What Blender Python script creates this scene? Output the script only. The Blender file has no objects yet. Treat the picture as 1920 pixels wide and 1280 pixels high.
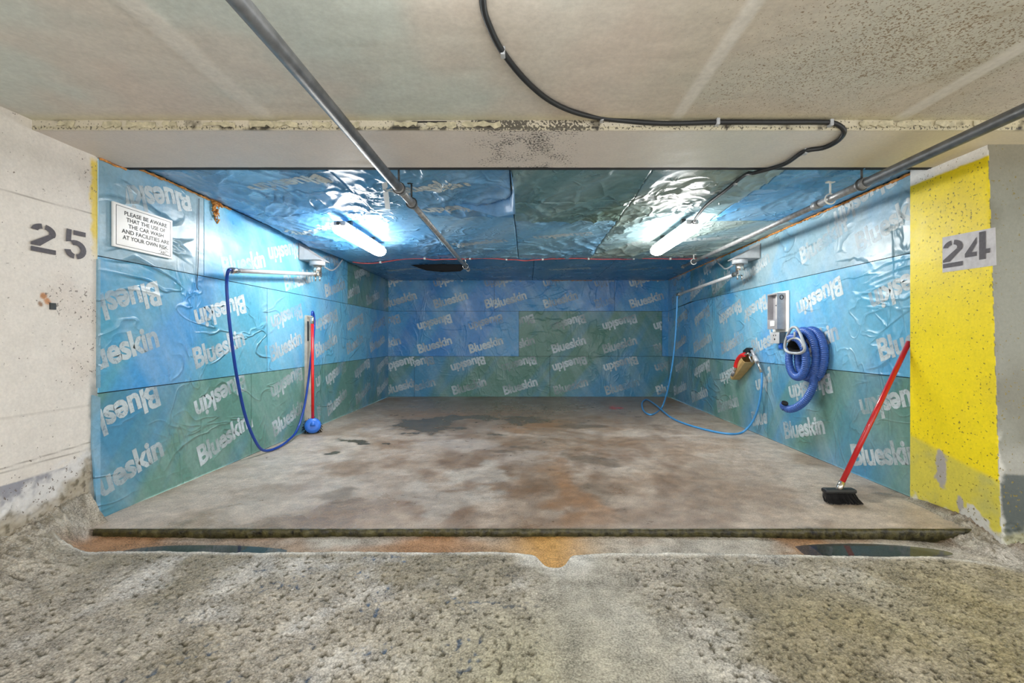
import bpy, bmesh, math, random
import numpy as np
from mathutils import Vector, Matrix

random.seed(7)
PI = math.pi
S = bpy.context.scene
COL = S.collection

# ------------------------------------------------------------------ camera, world, exposure
FPX, CX, CY, CH = 853.0, 988.0, 634.0, 1.10
cam_d = bpy.data.cameras.new('camera'); cam = bpy.data.objects.new('camera', cam_d); COL.objects.link(cam)
cam.location = (0, 0, CH); cam.rotation_euler = (PI / 2, 0, 0)
cam_d.sensor_width = 36.0; cam_d.lens = FPX / 1920 * 36.0
cam_d.shift_x = -(CX - 960) / 1920; cam_d.shift_y = -(640 - CY) / 1920
cam_d.clip_start = 0.05
S.camera = cam
W = bpy.data.worlds.new('world'); S.world = W; W.use_nodes = True
W.node_tree.nodes['Background'].inputs[0].default_value = (1.0, 0.985, 0.965, 1)
W.node_tree.nodes['Background'].inputs[1].default_value = 1.1
S.view_settings.view_transform = 'Standard'; S.view_settings.look = 'None'
S.view_settings.gamma = 1.0; S.view_settings.use_curve_mapping = False
S.view_settings.exposure = 1.06
LAMP_BAY, LAMP_GARAGE = 31.0, 22.0

XL, XR, YB, YF = -2.61, 2.66, 8.56, 2.62       # bay walls, back wall, step edge
XP = 2.62                                       # pillar inner face

def P(x, y, d): return Vector(((x - CX) * d / FPX, d, CH + (CY - y) * d / FPX))
def PX(x, y, X): return P(x, y, X * FPX / (x - CX))
def PZ(x, y, Z): return P(x, y, (CH - Z) * FPX / (y - CY))
def s2l(c): return tuple(((v / 255 / 12.92) if v / 255 <= .04045 else ((v / 255 + .055) / 1.055) ** 2.4) for v in c)
def arr(c): return np.array(s2l(c))

# ------------------------------------------------------------------ numpy noise
def _h(ix, iy, seed):
    n = (ix.astype(np.int64) * 374761393 + iy.astype(np.int64) * 668265263 + seed * 974711) & 0xffffffff
    n = ((n ^ (n >> 13)) * 1274126177) & 0xffffffff
    return ((n ^ (n >> 16)) & 0xffff) / 65535.0
def pn(x, y, seed=0):
    ix, iy = np.floor(x), np.floor(y); fx, fy = x - ix, y - iy
    def g(dx, dy):
        a = _h(ix + dx, iy + dy, seed) * 2 * PI
        return np.cos(a) * (fx - dx) + np.sin(a) * (fy - dy)
    u = fx ** 3 * (fx * (fx * 6 - 15) + 10); v = fy ** 3 * (fy * (fy * 6 - 15) + 10)
    a = g(0, 0) * (1 - u) + g(1, 0) * u; b = g(0, 1) * (1 - u) + g(1, 1) * u
    return (a * (1 - v) + b * v) * 1.5
def fbm(x, y, seed=0, o=4):
    r = 0; a = .5
    for i in range(o): r = r + a * pn(x * 2 ** i, y * 2 ** i, seed + i * 17); a *= .5
    return r
def sst(a, b, x):
    t = np.clip((x - a) / (b - a), 0, 1); return t * t * (3 - 2 * t)
def mixc(c, col, m): return c * (1 - m[..., None]) + np.array(col) * m[..., None]
def ridge(x, y, seed): return np.clip(1 - np.abs(pn(x, y, seed)) * 2.2, 0, 1)
def scr(X, Y, Z): return CX + X * FPX / Y, CY + (CH - Z) * FPX / Y      # metres -> photo measure (layout only)

# ------------------------------------------------------------------ node helpers
class NT:
    def __init__(s, name):
        s.m = bpy.data.materials.new(name); s.m.use_nodes = True; s.t = s.m.node_tree; s.t.nodes.clear()
        s.out = s.t.nodes.new('ShaderNodeOutputMaterial')
    def n(s, typ, ins=None, **props):
        nd = s.t.nodes.new('ShaderNode' + typ)
        for k, v in props.items(): setattr(nd, k, v)
        for k, v in (ins or {}).items():
            if hasattr(v, 'is_linked'): s.t.links.new(v, nd.inputs[k])
            else: nd.inputs[k].default_value = v
        return nd
    def math(s, op, a, b=0.0, clamp=False):
        return s.n('Math', {0: a, 1: b}, operation=op, use_clamp=clamp).outputs[0]
    def mapr(s, v, a, b, c=0.0, d=1.0):
        return s.n('MapRange', {0: v, 1: a, 2: b, 3: c, 4: d}).outputs[0]
    def mix(s, f, a, b, bt='MIX'):
        nd = s.n('Mix', data_type='RGBA', blend_type=bt)
        for i, v in ((0, f), (6, a), (7, b)):
            if hasattr(v, 'is_linked'): s.t.links.new(v, nd.inputs[i])
            else: nd.inputs[i].default_value = v if i == 0 else (tuple(v) + (1,))[:4]
        return nd.outputs[2]
    def noise(s, vec, scale, detail=3, rough=.55, dist=0, typ='FBM'):
        nd = s.n('TexNoise', {'Vector': vec, 'Scale': scale, 'Detail': detail, 'Roughness': rough, 'Distortion': dist})
        nd.noise_type = typ
        return nd.outputs[0]
    def bump(s, h, strength, dist, normal=None):
        ins = {'Height': h, 'Strength': strength, 'Distance': dist}
        if normal is not None: ins['Normal'] = normal
        return s.n('Bump', ins).outputs[0]
    def done(s, shader): s.t.links.new(shader, s.out.inputs[0]); return s.m

def plain(name, rgb, rough=.5, metal=0.0, var=.12, vs=14.0, bump=.0, emit=0, coat=0):
    t = NT(name); pos = t.n('NewGeometry').outputs['Position']
    nz = t.noise(pos, vs, 4)
    c = s2l(rgb); lo = tuple(v * (1 - var * 2) for v in c); hi = tuple(min(1, v * (1 + var)) for v in c)
    colr = t.mix(t.mapr(nz, .3, .7), lo, hi)
    ins = {'Base Color': colr, 'Roughness': rough, 'Metallic': metal, 'Coat Weight': coat}
    if bump: ins['Normal'] = t.bump(t.noise(pos, vs * 4, 3), bump, .004)
    if emit: ins['Emission Color'] = (1, .985, .95, 1); ins['Emission Strength'] = emit
    return t.done(t.n('BsdfPrincipled', ins).outputs[0])

def concrete(name, rough=.75, wetr=.2, fine=60, bstr=.3, bdist=.004, sat_var=.10, speck_scale=55, speck_col=(50, 46, 40), big=0.0, spec=.5):
    """reads vertex attributes Col (base colour), wet, speck"""
    t = NT(name); pos = t.n('NewGeometry').outputs['Position']
    c = t.n('Attribute', attribute_name='Col').outputs[0]
    wet = t.n('Attribute', attribute_name='wet').outputs[2]
    spk = t.n('Attribute', attribute_name='speck').outputs[2]
    f = t.noise(pos, fine, 5, .65); m = t.noise(pos, 9, 4, .6)
    k = t.math('ADD', t.mapr(f, .25, .75, 1 - sat_var * 2, 1 + sat_var * 2), t.mapr(m, .3, .7, -sat_var, sat_var))
    c = t.mix(1.0, c, t.n('CombineColor', {0: k, 1: k, 2: k}).outputs[0], 'MULTIPLY')
    sn = t.noise(pos, speck_scale, 2, .5)
    thr = t.math('SUBTRACT', 0.80, t.math('MULTIPLY', spk, .24))
    sm = t.mapr(t.math('SUBTRACT', sn, thr), 0, .03)
    c = t.mix(t.math('MULTIPLY', sm, .85), c, s2l(speck_col))
    r = t.mapr(wet, 0, 1, rough, wetr)
    r = t.math('ADD', r, t.mapr(m, .3, .7, -.06, .06), True)
    h = t.math('SUBTRACT', f, t.math('MULTIPLY', sm, .8))
    nr = t.bump(h, bstr, bdist)
    if big: nr = t.bump(t.noise(pos, 22, 3, .6), big, .02, nr)
    return t.done(t.n('BsdfPrincipled', {'Base Color': c, 'Roughness': r, 'Normal': nr, 'Specular IOR Level': spec}).outputs[0])

def wrinkle_bump(t, pos, crinkle):
    def crease(scale, k, dist, vec):
        n = t.noise(vec, scale, 2, .45, dist)
        r = t.math('SUBTRACT', 1.0, t.math('MULTIPLY', t.math('ABSOLUTE', t.math('SUBTRACT', n, .5)), k), True)
        return t.math('MULTIPLY', r, r)
    v1 = t.n('VectorMath', {0: pos, 1: (1.0, 1.0, 2.6)}, operation='MULTIPLY').outputs[0]
    v2 = t.n('VectorMath', {0: pos, 1: (1.6, 1.6, .8)}, operation='MULTIPLY').outputs[0]
    m1 = t.mapr(t.noise(pos, 1.1, 2), .47, .62); m2 = t.mapr(t.noise(v2, .9, 2), .48, .64)
    h = t.math('ADD', t.math('MULTIPLY', crease(1.7, 22, .6, v1), m1), t.math('MULTIPLY', crease(2.6, 14, 1.2, v2), t.math('MULTIPLY', m2, .8)))
    h = t.math('ADD', h, t.math('MULTIPLY', t.noise(v1, 2.2, 3, .5), .5))
    nr = t.bump(h, min(1, .55 * crinkle), .02 * max(1, crinkle))
    return t.bump(t.noise(pos, 90, 3, .6), .15, .003, nr)

def membrane(name, base, streak, axis, crinkle=1.0, dirt=.25, rough=.34, amount=.75):
    t = NT(name); pos = t.n('NewGeometry').outputs['Position']
    sx = t.n('SeparateXYZ', {0: pos}); z = sx.outputs[2]
    u = t.n('VectorMath', {0: pos, 1: axis}, operation='DOT_PRODUCT').outputs['Value']
    a = t.math('SUBTRACT', t.math('MULTIPLY', u, .80), t.math('MULTIPLY', z, .52))
    b = t.math('ADD', t.math('MULTIPLY', u, .10), t.math('MULTIPLY', z, .16))
    v = t.n('CombineXYZ', {0: a, 1: b, 2: 0.3}).outputs[0]
    s1 = t.mapr(t.noise(v, 1.55, 3, .55, .3), .46, .62)
    c = t.mix(t.math('MULTIPLY', s1, amount), s2l(base), s2l(streak))
    a2 = t.n('CombineXYZ', {0: t.math('ADD', t.math('MULTIPLY', u, 1.6), t.math('MULTIPLY', z, 1.0)), 1: t.math('MULTIPLY', z, .4), 2: 4.0}).outputs[0]
    haze = t.mapr(t.noise(a2, 1.5, 5, .65), .45, .75)
    c = t.mix(t.math('MULTIPLY', haze, dirt), c, s2l((196, 210, 212)))
    f = t.mapr(t.noise(pos, 30, 5, .7), .3, .7, .86, 1.12)
    c = t.mix(1.0, c, t.n('CombineColor', {0: f, 1: f, 2: f}).outputs[0], 'MULTIPLY')
    rr = t.mapr(t.noise(pos, 4, 3), .3, .7, rough - .08, rough + .12)
    nr = wrinkle_bump(t, pos, crinkle)
    return t.done(t.n('BsdfPrincipled', {'Base Color': c, 'Roughness': rr, 'Normal': nr, 'Specular IOR Level': .6}).outputs[0])

def print_mat(name, crinkle=1.0, fade=.35, rgb=(196, 206, 210)):
    t = NT(name); pos = t.n('NewGeometry').outputs['Position']
    nr = wrinkle_bump(t, pos, crinkle)
    b = t.n('BsdfPrincipled', {'Base Color': s2l(rgb) + (1,), 'Roughness': .4, 'Normal': nr}).outputs[0]
    big = t.mapr(t.noise(pos, 1.9, 2), .33, .58, fade, 1.0)
    fine = t.mapr(t.noise(pos, 34, 5, .75), .30, .48, .45, 1)
    al = t.math('MULTIPLY', big, fine, True)
    tr = t.n('BsdfTransparent').outputs[0]
    return t.done(t.n('MixShader', {0: al, 1: tr, 2: b}).outputs[0])

M = {}
M['concrete_wall'] = concrete('painted_concrete', .6, .3, 70, .25, .003, .05, 60, (110, 100, 90))
M['ceiling_paint'] = concrete('painted_ceiling', .65, .3, 40, .25, .003, .06, 130, (128, 106, 78))
M['soffit_paint'] = concrete('painted_soffit', .6, .3, 60, .2, .003, .04, 85, (42, 38, 34))
M['pillar_paint'] = concrete('painted_pillar', .5, .3, 60, .3, .003, .05, 55, (120, 106, 30))
M['bay_floor'] = concrete('bay_concrete', .62, .16, 110, .5, .005, .22, 120, (84, 68, 52))
M['garage_floor'] = concrete('worn_wet_concrete', .26, .08, 130, 1.0, .008, .34, 75, (58, 54, 40), .3, .6)
M['dark'] = plain('dark_backing', (30, 34, 36), .8)
M['moss'] = plain('mossy_edge', (62, 58, 30), .4, 0, .9, 26, 1.0)
M['steel'] = plain('galvanised_pipe', (158, 158, 158), .42, .35, .22, 20, .1)
M['darksteel'] = plain('dark_hanger', (74, 76, 76), .5, .5)
M['greysteel'] = plain('grey_bracket', (196, 196, 198), .4, .2, .08)
M['chrome'] = plain('polished_fitting', (205, 200, 192), .22, .9, .08)
M['blackrubber'] = plain('black_cable', (34, 37, 40), .45)
M['redwire'] = plain('red_wire', (206, 92, 92), .5)
M['white'] = plain('white_plastic', (236, 234, 228), .45, 0, .03)
M['panelwhite'] = plain('sprayed_white', (206, 204, 208), .6, 0, .08, 30)
M['sign'] = plain('white_sign', (240, 239, 236), .3, 0, .02)
M['ink'] = plain('black_ink', (30, 30, 34), .5)
M['stencil'] = plain('stencil_grey', (88, 84, 90), .6, 0, .12, 60)
M['bluehose'] = plain('dark_blue_hose', (22, 62, 150), .3, 0, .05)
M['lighthose'] = plain('light_blue_hose', (74, 152, 212), .35, 0, .05)
M['vachose'] = plain('blue_vacuum_hose', (62, 100, 176), .35, 0, .06)
M['red'] = plain('red_handle', (222, 30, 30), .3, 0, .05, coat=.3)
M['darkred'] = plain('red_broom_handle', (196, 24, 30), .28, 0, .06, coat=.4)
M['bluecap'] = plain('blue_brush_cap', (52, 116, 216), .35, 0, .05)
M['bristle'] = plain('black_bristles', (28, 28, 30), .7)
M['wood'] = plain('weathered_board', (206, 196, 180), .7, 0, .14, 9, .2)
M['tan'] = plain('tan_holster', (196, 164, 108), .5, 0, .1, 12)
M['plasticgrey'] = plain('grey_plastic', (176, 180, 184), .4)
M['boxgrey'] = plain('grey_box', (168, 166, 170), .4, .25, .1)
M['boxface'] = plain('box_panel', (208, 204, 198), .4, .1, .1)
M['shadow'] = plain('black_void', (16, 16, 18), .9)  # black painted in for the shade inside gaps and openings
M['foam'] = plain('orange_foam', (214, 146, 74), .8, 0, .3, 40, .6)
M['tape'] = plain('white_tape', (228, 236, 240), .4, 0, .03)
M['lens'] = plain('lit_diffuser', (250, 250, 246), .4, 0, .0, emit=LAMP_BAY)
M['lens_garage'] = plain('lit_diffuser_garage', (250, 250, 246), .4, 0, .0, emit=LAMP_GARAGE)
tw = NT('water')
M['water'] = tw.done(tw.n('BsdfPrincipled', {'Base Color': s2l((58, 66, 66)) + (1,), 'Roughness': .03, 'Specular IOR Level': .7, 'Alpha': .6,
     'Normal': tw.bump(tw.noise(tw.n('NewGeometry').outputs['Position'], 6, 2), .05, .004)}).outputs[0])

BLUE, LBLUE, GREEN, SILVER, TEAL = (66, 146, 196), (104, 178, 212), (98, 142, 130), (136, 168, 182), (92, 164, 190)
STREAK = (42, 128, 206)
AX = {'left': (0, 1, 0), 'right': (0, -1, 0), 'back': (1, 0, 0), 'ceil': (.9, .45, 0)}
for w in AX:
    ck = 1.0 if w != 'back' else .6
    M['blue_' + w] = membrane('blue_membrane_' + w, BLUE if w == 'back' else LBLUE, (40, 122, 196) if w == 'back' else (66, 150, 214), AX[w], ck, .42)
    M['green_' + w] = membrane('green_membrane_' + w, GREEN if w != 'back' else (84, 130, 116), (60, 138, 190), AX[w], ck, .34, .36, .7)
    M['silver_' + w] = membrane('silver_membrane_' + w, SILVER, (98, 164, 204), AX[w], 1.25, .45, .30)
    M['teal_' + w] = membrane('teal_membrane_' + w, TEAL, (66, 150, 220), AX[w], 1.3, .4)
M['cblue'] = membrane('ceiling_blue', (92, 160, 206), (66, 136, 196), AX['ceil'], 1.1, .38, .30)
M['clblue'] = membrane('ceiling_light_blue', (134, 182, 210), (90, 156, 206), AX['ceil'], 1.1, .55, .30)
M['cgreen'] = membrane('ceiling_green', (106, 132, 122), (92, 140, 156), AX['ceil'], 1.1, .38, .30)
M['cgrey'] = membrane('ceiling_grey_green', (146, 166, 160), (92, 156, 194), AX['ceil'], 1.1, .5, .30, .5)
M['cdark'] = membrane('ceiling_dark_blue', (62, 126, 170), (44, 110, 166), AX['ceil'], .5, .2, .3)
M['print'] = print_mat('printed_letters', .6, .22, (196, 207, 211))
M['print_faint'] = print_mat('faint_printed_letters', 1.0, .15, (206, 216, 218))

# ------------------------------------------------------------------ object helpers
def tag(o, label=None, cat=None, group=None, kind=None):
    if label: o['label'] = label
    if cat: o['category'] = cat
    if group: o['group'] = group
    if kind: o['kind'] = kind
    return o
def link(name, me, mat, parent=None):
    o = bpy.data.objects.new(name, me); COL.objects.link(o)
    if mat: me.materials.append(M[mat])
    if parent: o.parent = parent; o.matrix_parent_inverse = parent.matrix_world.inverted()
    return o
def empty(name, loc):
    o = bpy.data.objects.new(name, None); COL.objects.link(o); o.location = loc; o.empty_display_size = .1
    bpy.context.view_layer.update(); return o
def from_bm(name, bm, mat, parent=None, smooth=False):
    me = bpy.data.meshes.new(name); bm.normal_update(); bm.to_mesh(me); bm.free()
    if smooth:
        for p in me.polygons: p.use_smooth = True
    return link(name, me, mat, parent)
def add_box(bm, a, b, bev=0.0):
    lo = [min(a[i], b[i]) for i in range(3)]; hi = [max(a[i], b[i]) for i in range(3)]
    r = bmesh.ops.create_cube(bm, size=1.0)
    for v in r['verts']: v.co = Vector([(lo[i] + hi[i]) / 2 + v.co[i] * (hi[i] - lo[i]) for i in range(3)])
    if bev:
        es = list({e for v in r['verts'] for e in v.link_edges})
        bmesh.ops.bevel(bm, geom=es, offset=bev, segments=2, affect='EDGES', profile=.5)
def box(name, a, b, mat, parent=None, bev=0.0):
    bm = bmesh.new(); add_box(bm, a, b, bev); return from_bm(name, bm, mat, parent)
def prism(bm, pts, off):
    """polygon (list of Vector) extruded by vector off"""
    A = [bm.verts.new(p) for p in pts]; B = [bm.verts.new(p + off) for p in pts]
    bm.faces.new(A); bm.faces.new(B[::-1]); n = len(pts)
    for i in range(n): bm.faces.new((A[i], B[i], B[(i + 1) % n], A[(i + 1) % n]))
    bmesh.ops.recalc_face_normals(bm, faces=bm.faces[:])
def smooth_path(pts, per=8):
    pts = [Vector(p) for p in pts]; out = []
    q = [pts[0] * 2 - pts[1]] + pts + [pts[-1] * 2 - pts[-2]]
    for i in range(1, len(q) - 2):
        p0, p1, p2, p3 = q[i - 1:i + 3]
        for k in range(per):
            t = k / per
            out.append(.5 * ((2 * p1) + (p2 - p0) * t + (2 * p0 - 5 * p1 + 4 * p2 - p3) * t * t + (3 * p1 - p0 - 3 * p2 + p3) * t ** 3))
    out.append(pts[-1]); return out
def resample(path, step):
    out = [path[0]]; acc = 0
    for a, b in zip(path, path[1:]):
        L = (b - a).length; pos = step - acc
        while pos <= L: out.append(a.lerp(b, pos / L)); pos += step
        acc = (acc + L) % step
    out.append(path[-1]); return out
def tube(bm, path, rad, sides=10, cap=True):
    """sweep; rad a number or f(i, n)"""
    path = [Vector(p) for p in path]; n = len(path)
    t = (path[1] - path[0]).normalized(); up = Vector((0, 0, 1)) if abs(t.z) < .9 else Vector((1, 0, 0))
    nrm = t.cross(up).normalized(); rings = []
    for i, p in enumerate(path):
        tt = (path[min(i + 1, n - 1)] - path[max(i - 1, 0)])
        if tt.length > 1e-9:
            t2 = tt.normalized(); nrm = (nrm - t2 * nrm.dot(t2)).normalized(); t = t2
        bi = t.cross(nrm); r = rad(i, n) if callable(rad) else rad
        rings.append([bm.verts.new(p + (nrm * math.cos(a) + bi * math.sin(a)) * r) for a in [2 * PI * k / sides for k in range(sides)]])
    for a, b in zip(rings, rings[1:]):
        for k in range(sides): bm.faces.new((a[k], a[(k + 1) % sides], b[(k + 1) % sides], b[k]))
    if cap: bm.faces.new(rings[0][::-1]); bm.faces.new(rings[-1])
def tubeo(name, path, rad, mat, parent=None, sides=12, smooth=True):
    bm = bmesh.new(); tube(bm, path, rad, sides); bmesh.ops.recalc_face_normals(bm, faces=bm.faces[:])
    o = from_bm(name, bm, mat, parent, False)
    if smooth:
        for p in o.data.polygons: p.use_smooth = len(p.vertices) == 4
    return o
def cyl(name, a, b, r, mat, parent=None, sides=20, r2=None):
    a, b = Vector(a), Vector(b)
    return tubeo(name, [a, a.lerp(b, .5), b], (lambda i, n: r + ((r2 if r2 is not None else r) - r) * i / (n - 1)), mat, parent, sides)
def grid(name, U, V, fn, mat, parent=None, flip=False):
    u, v = np.meshgrid(np.array(U, float), np.array(V, float)); X, Y, Z, at = fn(u, v)
    nv, nu = u.shape; co = np.stack([X, Y, Z], -1).reshape(-1, 3)
    i = (np.arange(nv - 1)[:, None] * nu + np.arange(nu - 1)[None, :]).ravel()
    f = np.stack([i, i + 1, i + nu + 1, i + nu], -1)
    if flip: f = f[:, ::-1]
    me = bpy.data.meshes.new(name); n = len(f)
    me.vertices.add(len(co)); me.vertices.foreach_set('co', co.astype(np.float32).ravel())
    me.loops.add(n * 4); me.loops.foreach_set('vertex_index', f.astype(np.int32).ravel())
    me.polygons.add(n); me.polygons.foreach_set('loop_start', np.arange(0, n * 4, 4, dtype=np.int32))
    me.polygons.foreach_set('use_smooth', np.ones(n, dtype=bool))
    me.update(calc_edges=True)
    for k, val in (at or {}).items():
        if k == 'Col':
            c = np.concatenate([np.clip(val, 0, 1), np.ones(val.shape[:2] + (1,))], -1).reshape(-1, 4)
            me.attributes.new('Col', 'FLOAT_COLOR', 'POINT').data.foreach_set('color', c.astype(np.float32).ravel())
        else:
            me.attributes.new(k, 'FLOAT', 'POINT').data.foreach_set('value', np.broadcast_to(val, u.shape).astype(np.float32).ravel())
    return link(name, me, mat, parent)
def frange(a, b, step):
    n = max(1, int(round((b - a) / step))); return list(np.linspace(a, b, n + 1))

_tc = {}
def text_bm(s, width=None, height=None, bold=.0, space=1.0, res=3):
    """flat text in XY, centred at the origin; scaled to width (and height)"""
    key = (s, bold, space, res)
    if key not in _tc:
        c = bpy.data.curves.new('t', 'FONT'); c.body = s; c.offset = bold; c.space_character = space; c.resolution_u = res; c.fill_mode = 'FRONT'
        o = bpy.data.objects.new('t', c); COL.objects.link(o); bpy.context.view_layer.update()
        dg = bpy.context.evaluated_depsgraph_get(); me = bpy.data.meshes.new_from_object(o.evaluated_get(dg))
        bpy.data.objects.remove(o); bpy.data.curves.remove(c); _tc[key] = me
    bm = bmesh.new(); bm.from_mesh(_tc[key])
    xs = [v.co.x for v in bm.verts]; ys = [v.co.y for v in bm.verts]
    cx, cy = (min(xs) + max(xs)) / 2, (min(ys) + max(ys)) / 2; w, h = max(xs) - min(xs), max(ys) - min(ys)
    sx = width / w if width else height / h; sy = height / h if height else sx
    for v in bm.verts: v.co = Vector(((v.co.x - cx) * sx, (v.co.y - cy) * sy, 0))
    return bm
def merge(dst, src, fn):
    mp = {}
    for v in src.verts: mp[v.index] = dst.verts.new(fn(v.co))
    for f in src.faces:
        try: dst.faces.new([mp[v.index] for v in f.verts])
        except ValueError: pass
    src.free()

# ------------------------------------------------------------------ bay floor
def blob(px, py, cx, cy, rx, ry, warp, soft=.5):
    d = np.sqrt(((px - cx) / rx) ** 2 + ((py - cy) / ry) ** 2) + warp
    return 1 - sst(1 - soft, 1 + soft * .3, d)
def bay_fn(u, v):
    X = u; Y = v; Z = .006 * fbm(u * 1.3, v * 1.3, 3) * sst(2.62, 3.2, Y)
    Z = Z + .0015 * fbm(u * 14, v * 14, 5)
    px, py = scr(X, Y, 0 * X)
    n1 = fbm(u * 1.6, v * 1.6, 11); n2 = fbm(u * 5, v * 5, 12); n3 = fbm(u * .8, v * .8, 14)
    c = np.broadcast_to(arr((184, 170, 156)), u.shape + (3,)).copy()
    c = mixc(c, arr((156, 136, 118)), sst(-.15, .35, n1))
    c = mixc(c, arr((198, 188, 180)), sst(.05, .4, n3) * .5)
    px = px + (120 * fbm(u * 1.1, v * 1.1, 15) + 60 * fbm(u * 4, v * 4, 16)) * 2.6 / Y; py = py + (110 * fbm(u * 1.1, v * 1.1, 17) + 60 * fbm(u * 4, v * 4, 18)) * 2.6 / Y ** 1.5
    W_ = .9 * n1 + .6 * n2 + .25 * fbm(u * 15, v * 15, 19)
    wet = .3 + .35 * sst(-.1, .3, n3)
    brown = .85 * sst(-.2, .15, fbm(u * 1.3, v * 1.0, 20) + .10 + .05 * (Y - 4)) * sst(-1.9, -.6, X + n1) * sst(2.5, 1.0, X + n1)
    for q in ((980, 770, 330, 36, .95), (1150, 760, 150, 30, .8), (830, 790, 170, 34, .75), (1000, 840, 260, 46, .5), (1040, 920, 75, 95, .85), (960, 960, 60, 60, .5),
              (1130, 930, 70, 60, .5), (740, 905, 110, 22, .55), (660, 965, 60, 30, .5), (1180, 905, 130, 22, .6), (1290, 870, 150, 30, .4), (1260, 960, 60, 30, .4), (1330, 800, 120, 20, .35)):
        brown = np.maximum(brown, q[4] * blob(px, py, q[0], q[1], q[2], q[3], W_, .7))
    c = mixc(c, arr((112, 82, 54)), brown * (.75 + .5 * n2).clip(.3, 1))
    rust = np.zeros_like(u)
    for q in ((1010, 795, 80, 16, .8), (1045, 935, 45, 70, .75), (1090, 985, 60, 20, .5), (860, 775, 200, 10, .4), (1270, 752, 60, 10, .8), (745, 752, 40, 6, .8), (1330, 770, 60, 10, .6)):
        rust = np.maximum(rust, q[4] * blob(px, py, q[0], q[1], q[2], q[3], W_, .7))
    c = mixc(c, arr((150, 104, 58)), rust * .75)
    dark = np.zeros_like(u)
    for q in ((800, 797, 75, 15, .85), (655, 829, 34, 6, .95), (715, 822, 22, 6, .9), (860, 783, 60, 9, .8), (980, 786, 55, 7, .75), (1080, 798, 60, 9, .6), (918, 811, 22, 5, .7), (955, 842, 40, 7, .55), (1150, 862, 50, 9, .5),
              (640, 950, 45, 14, .45), (1105, 940, 22, 14, .4), (1145, 985, 14, 5, .5), (1640, 950, 120, 12, .35)):
        dark = np.maximum(dark, q[4] * blob(px, py, q[0], q[1], q[2], q[3], W_ * .6, .35))
    c = mixc(c, arr((84, 72, 56)), dark)
    redm = blob(px, py, 1165, 765, 14, 6, n2, .6); c = mixc(c, arr((196, 62, 54)), redm * .85)
    pale = np.maximum(blob(px, py, 850, 925, 65, 26, n2 * .5, .4), blob(px, py, 915, 880, 55, 22, n2 * .5, .4)) * .55
    c = mixc(c, arr((186, 178, 168)), pale)
    wet = np.clip(np.maximum(wet, np.maximum(dark * 1.1, brown * .75)), 0, 1)
    wet = np.maximum(wet, .9 * sst(860, 960, py) * sst(-.2, .25, n3 + n1))
    c = mixc(c, arr((74, 66, 44)), sst(2.645, 2.625, Y + .03 * n2) * .6)
    gr = pn(u * 34, v * 34, 23) + .6 * pn(u * 17, v * 17, 24); c = c * (1 + .16 * gr)[..., None]
    return X, Y, Z, {'Col': c, 'wet': wet, 'speck': .25 + .3 * brown}
floor = grid('floor', frange(XL + .01, XR - .01, .017), frange(YF, 5.0, .015) + frange(5.024, YB, .024), bay_fn, 'bay_floor'); tag(floor, 'stained wet concrete slab of the car wash bay', kind='structure')
# rough mossy front edge of the slab
bm = bmesh.new(); xs = frange(-2.49, 2.60, .02); rings = []
for i, x in enumerate(xs):
    w = .006 * float(fbm(np.array([x * 6.0]), np.array([.3]), 21)[0]); k = .010 * float(fbm(np.array([x * 19.0]), np.array([.7]), 22)[0]) + .012 * float(pn(np.array([x * 47.0]), np.array([.2]), 25)[0])
    yb = YF
    rings.append([bm.verts.new(p) for p in ((x, yb + .003, .0025 + w * .3), (x, yb - .004 + k * .6, .001 + w * .4), (x, yb - .012 + k, -.008 + w), (x, yb - .013 + k * 1.4, -.018 + w), (x, yb - .008 + k * .6, -.07), (x, yb + .02, -.07))])
for a, b in zip(rings, rings[1:]):
    for k in range(5): bm.faces.new((a[k], a[k + 1], b[k + 1], b[k]))
from_bm('slab_edge', bm, 'moss', floor, True)['label'] = 'dark mossy broken slab edge'

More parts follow.
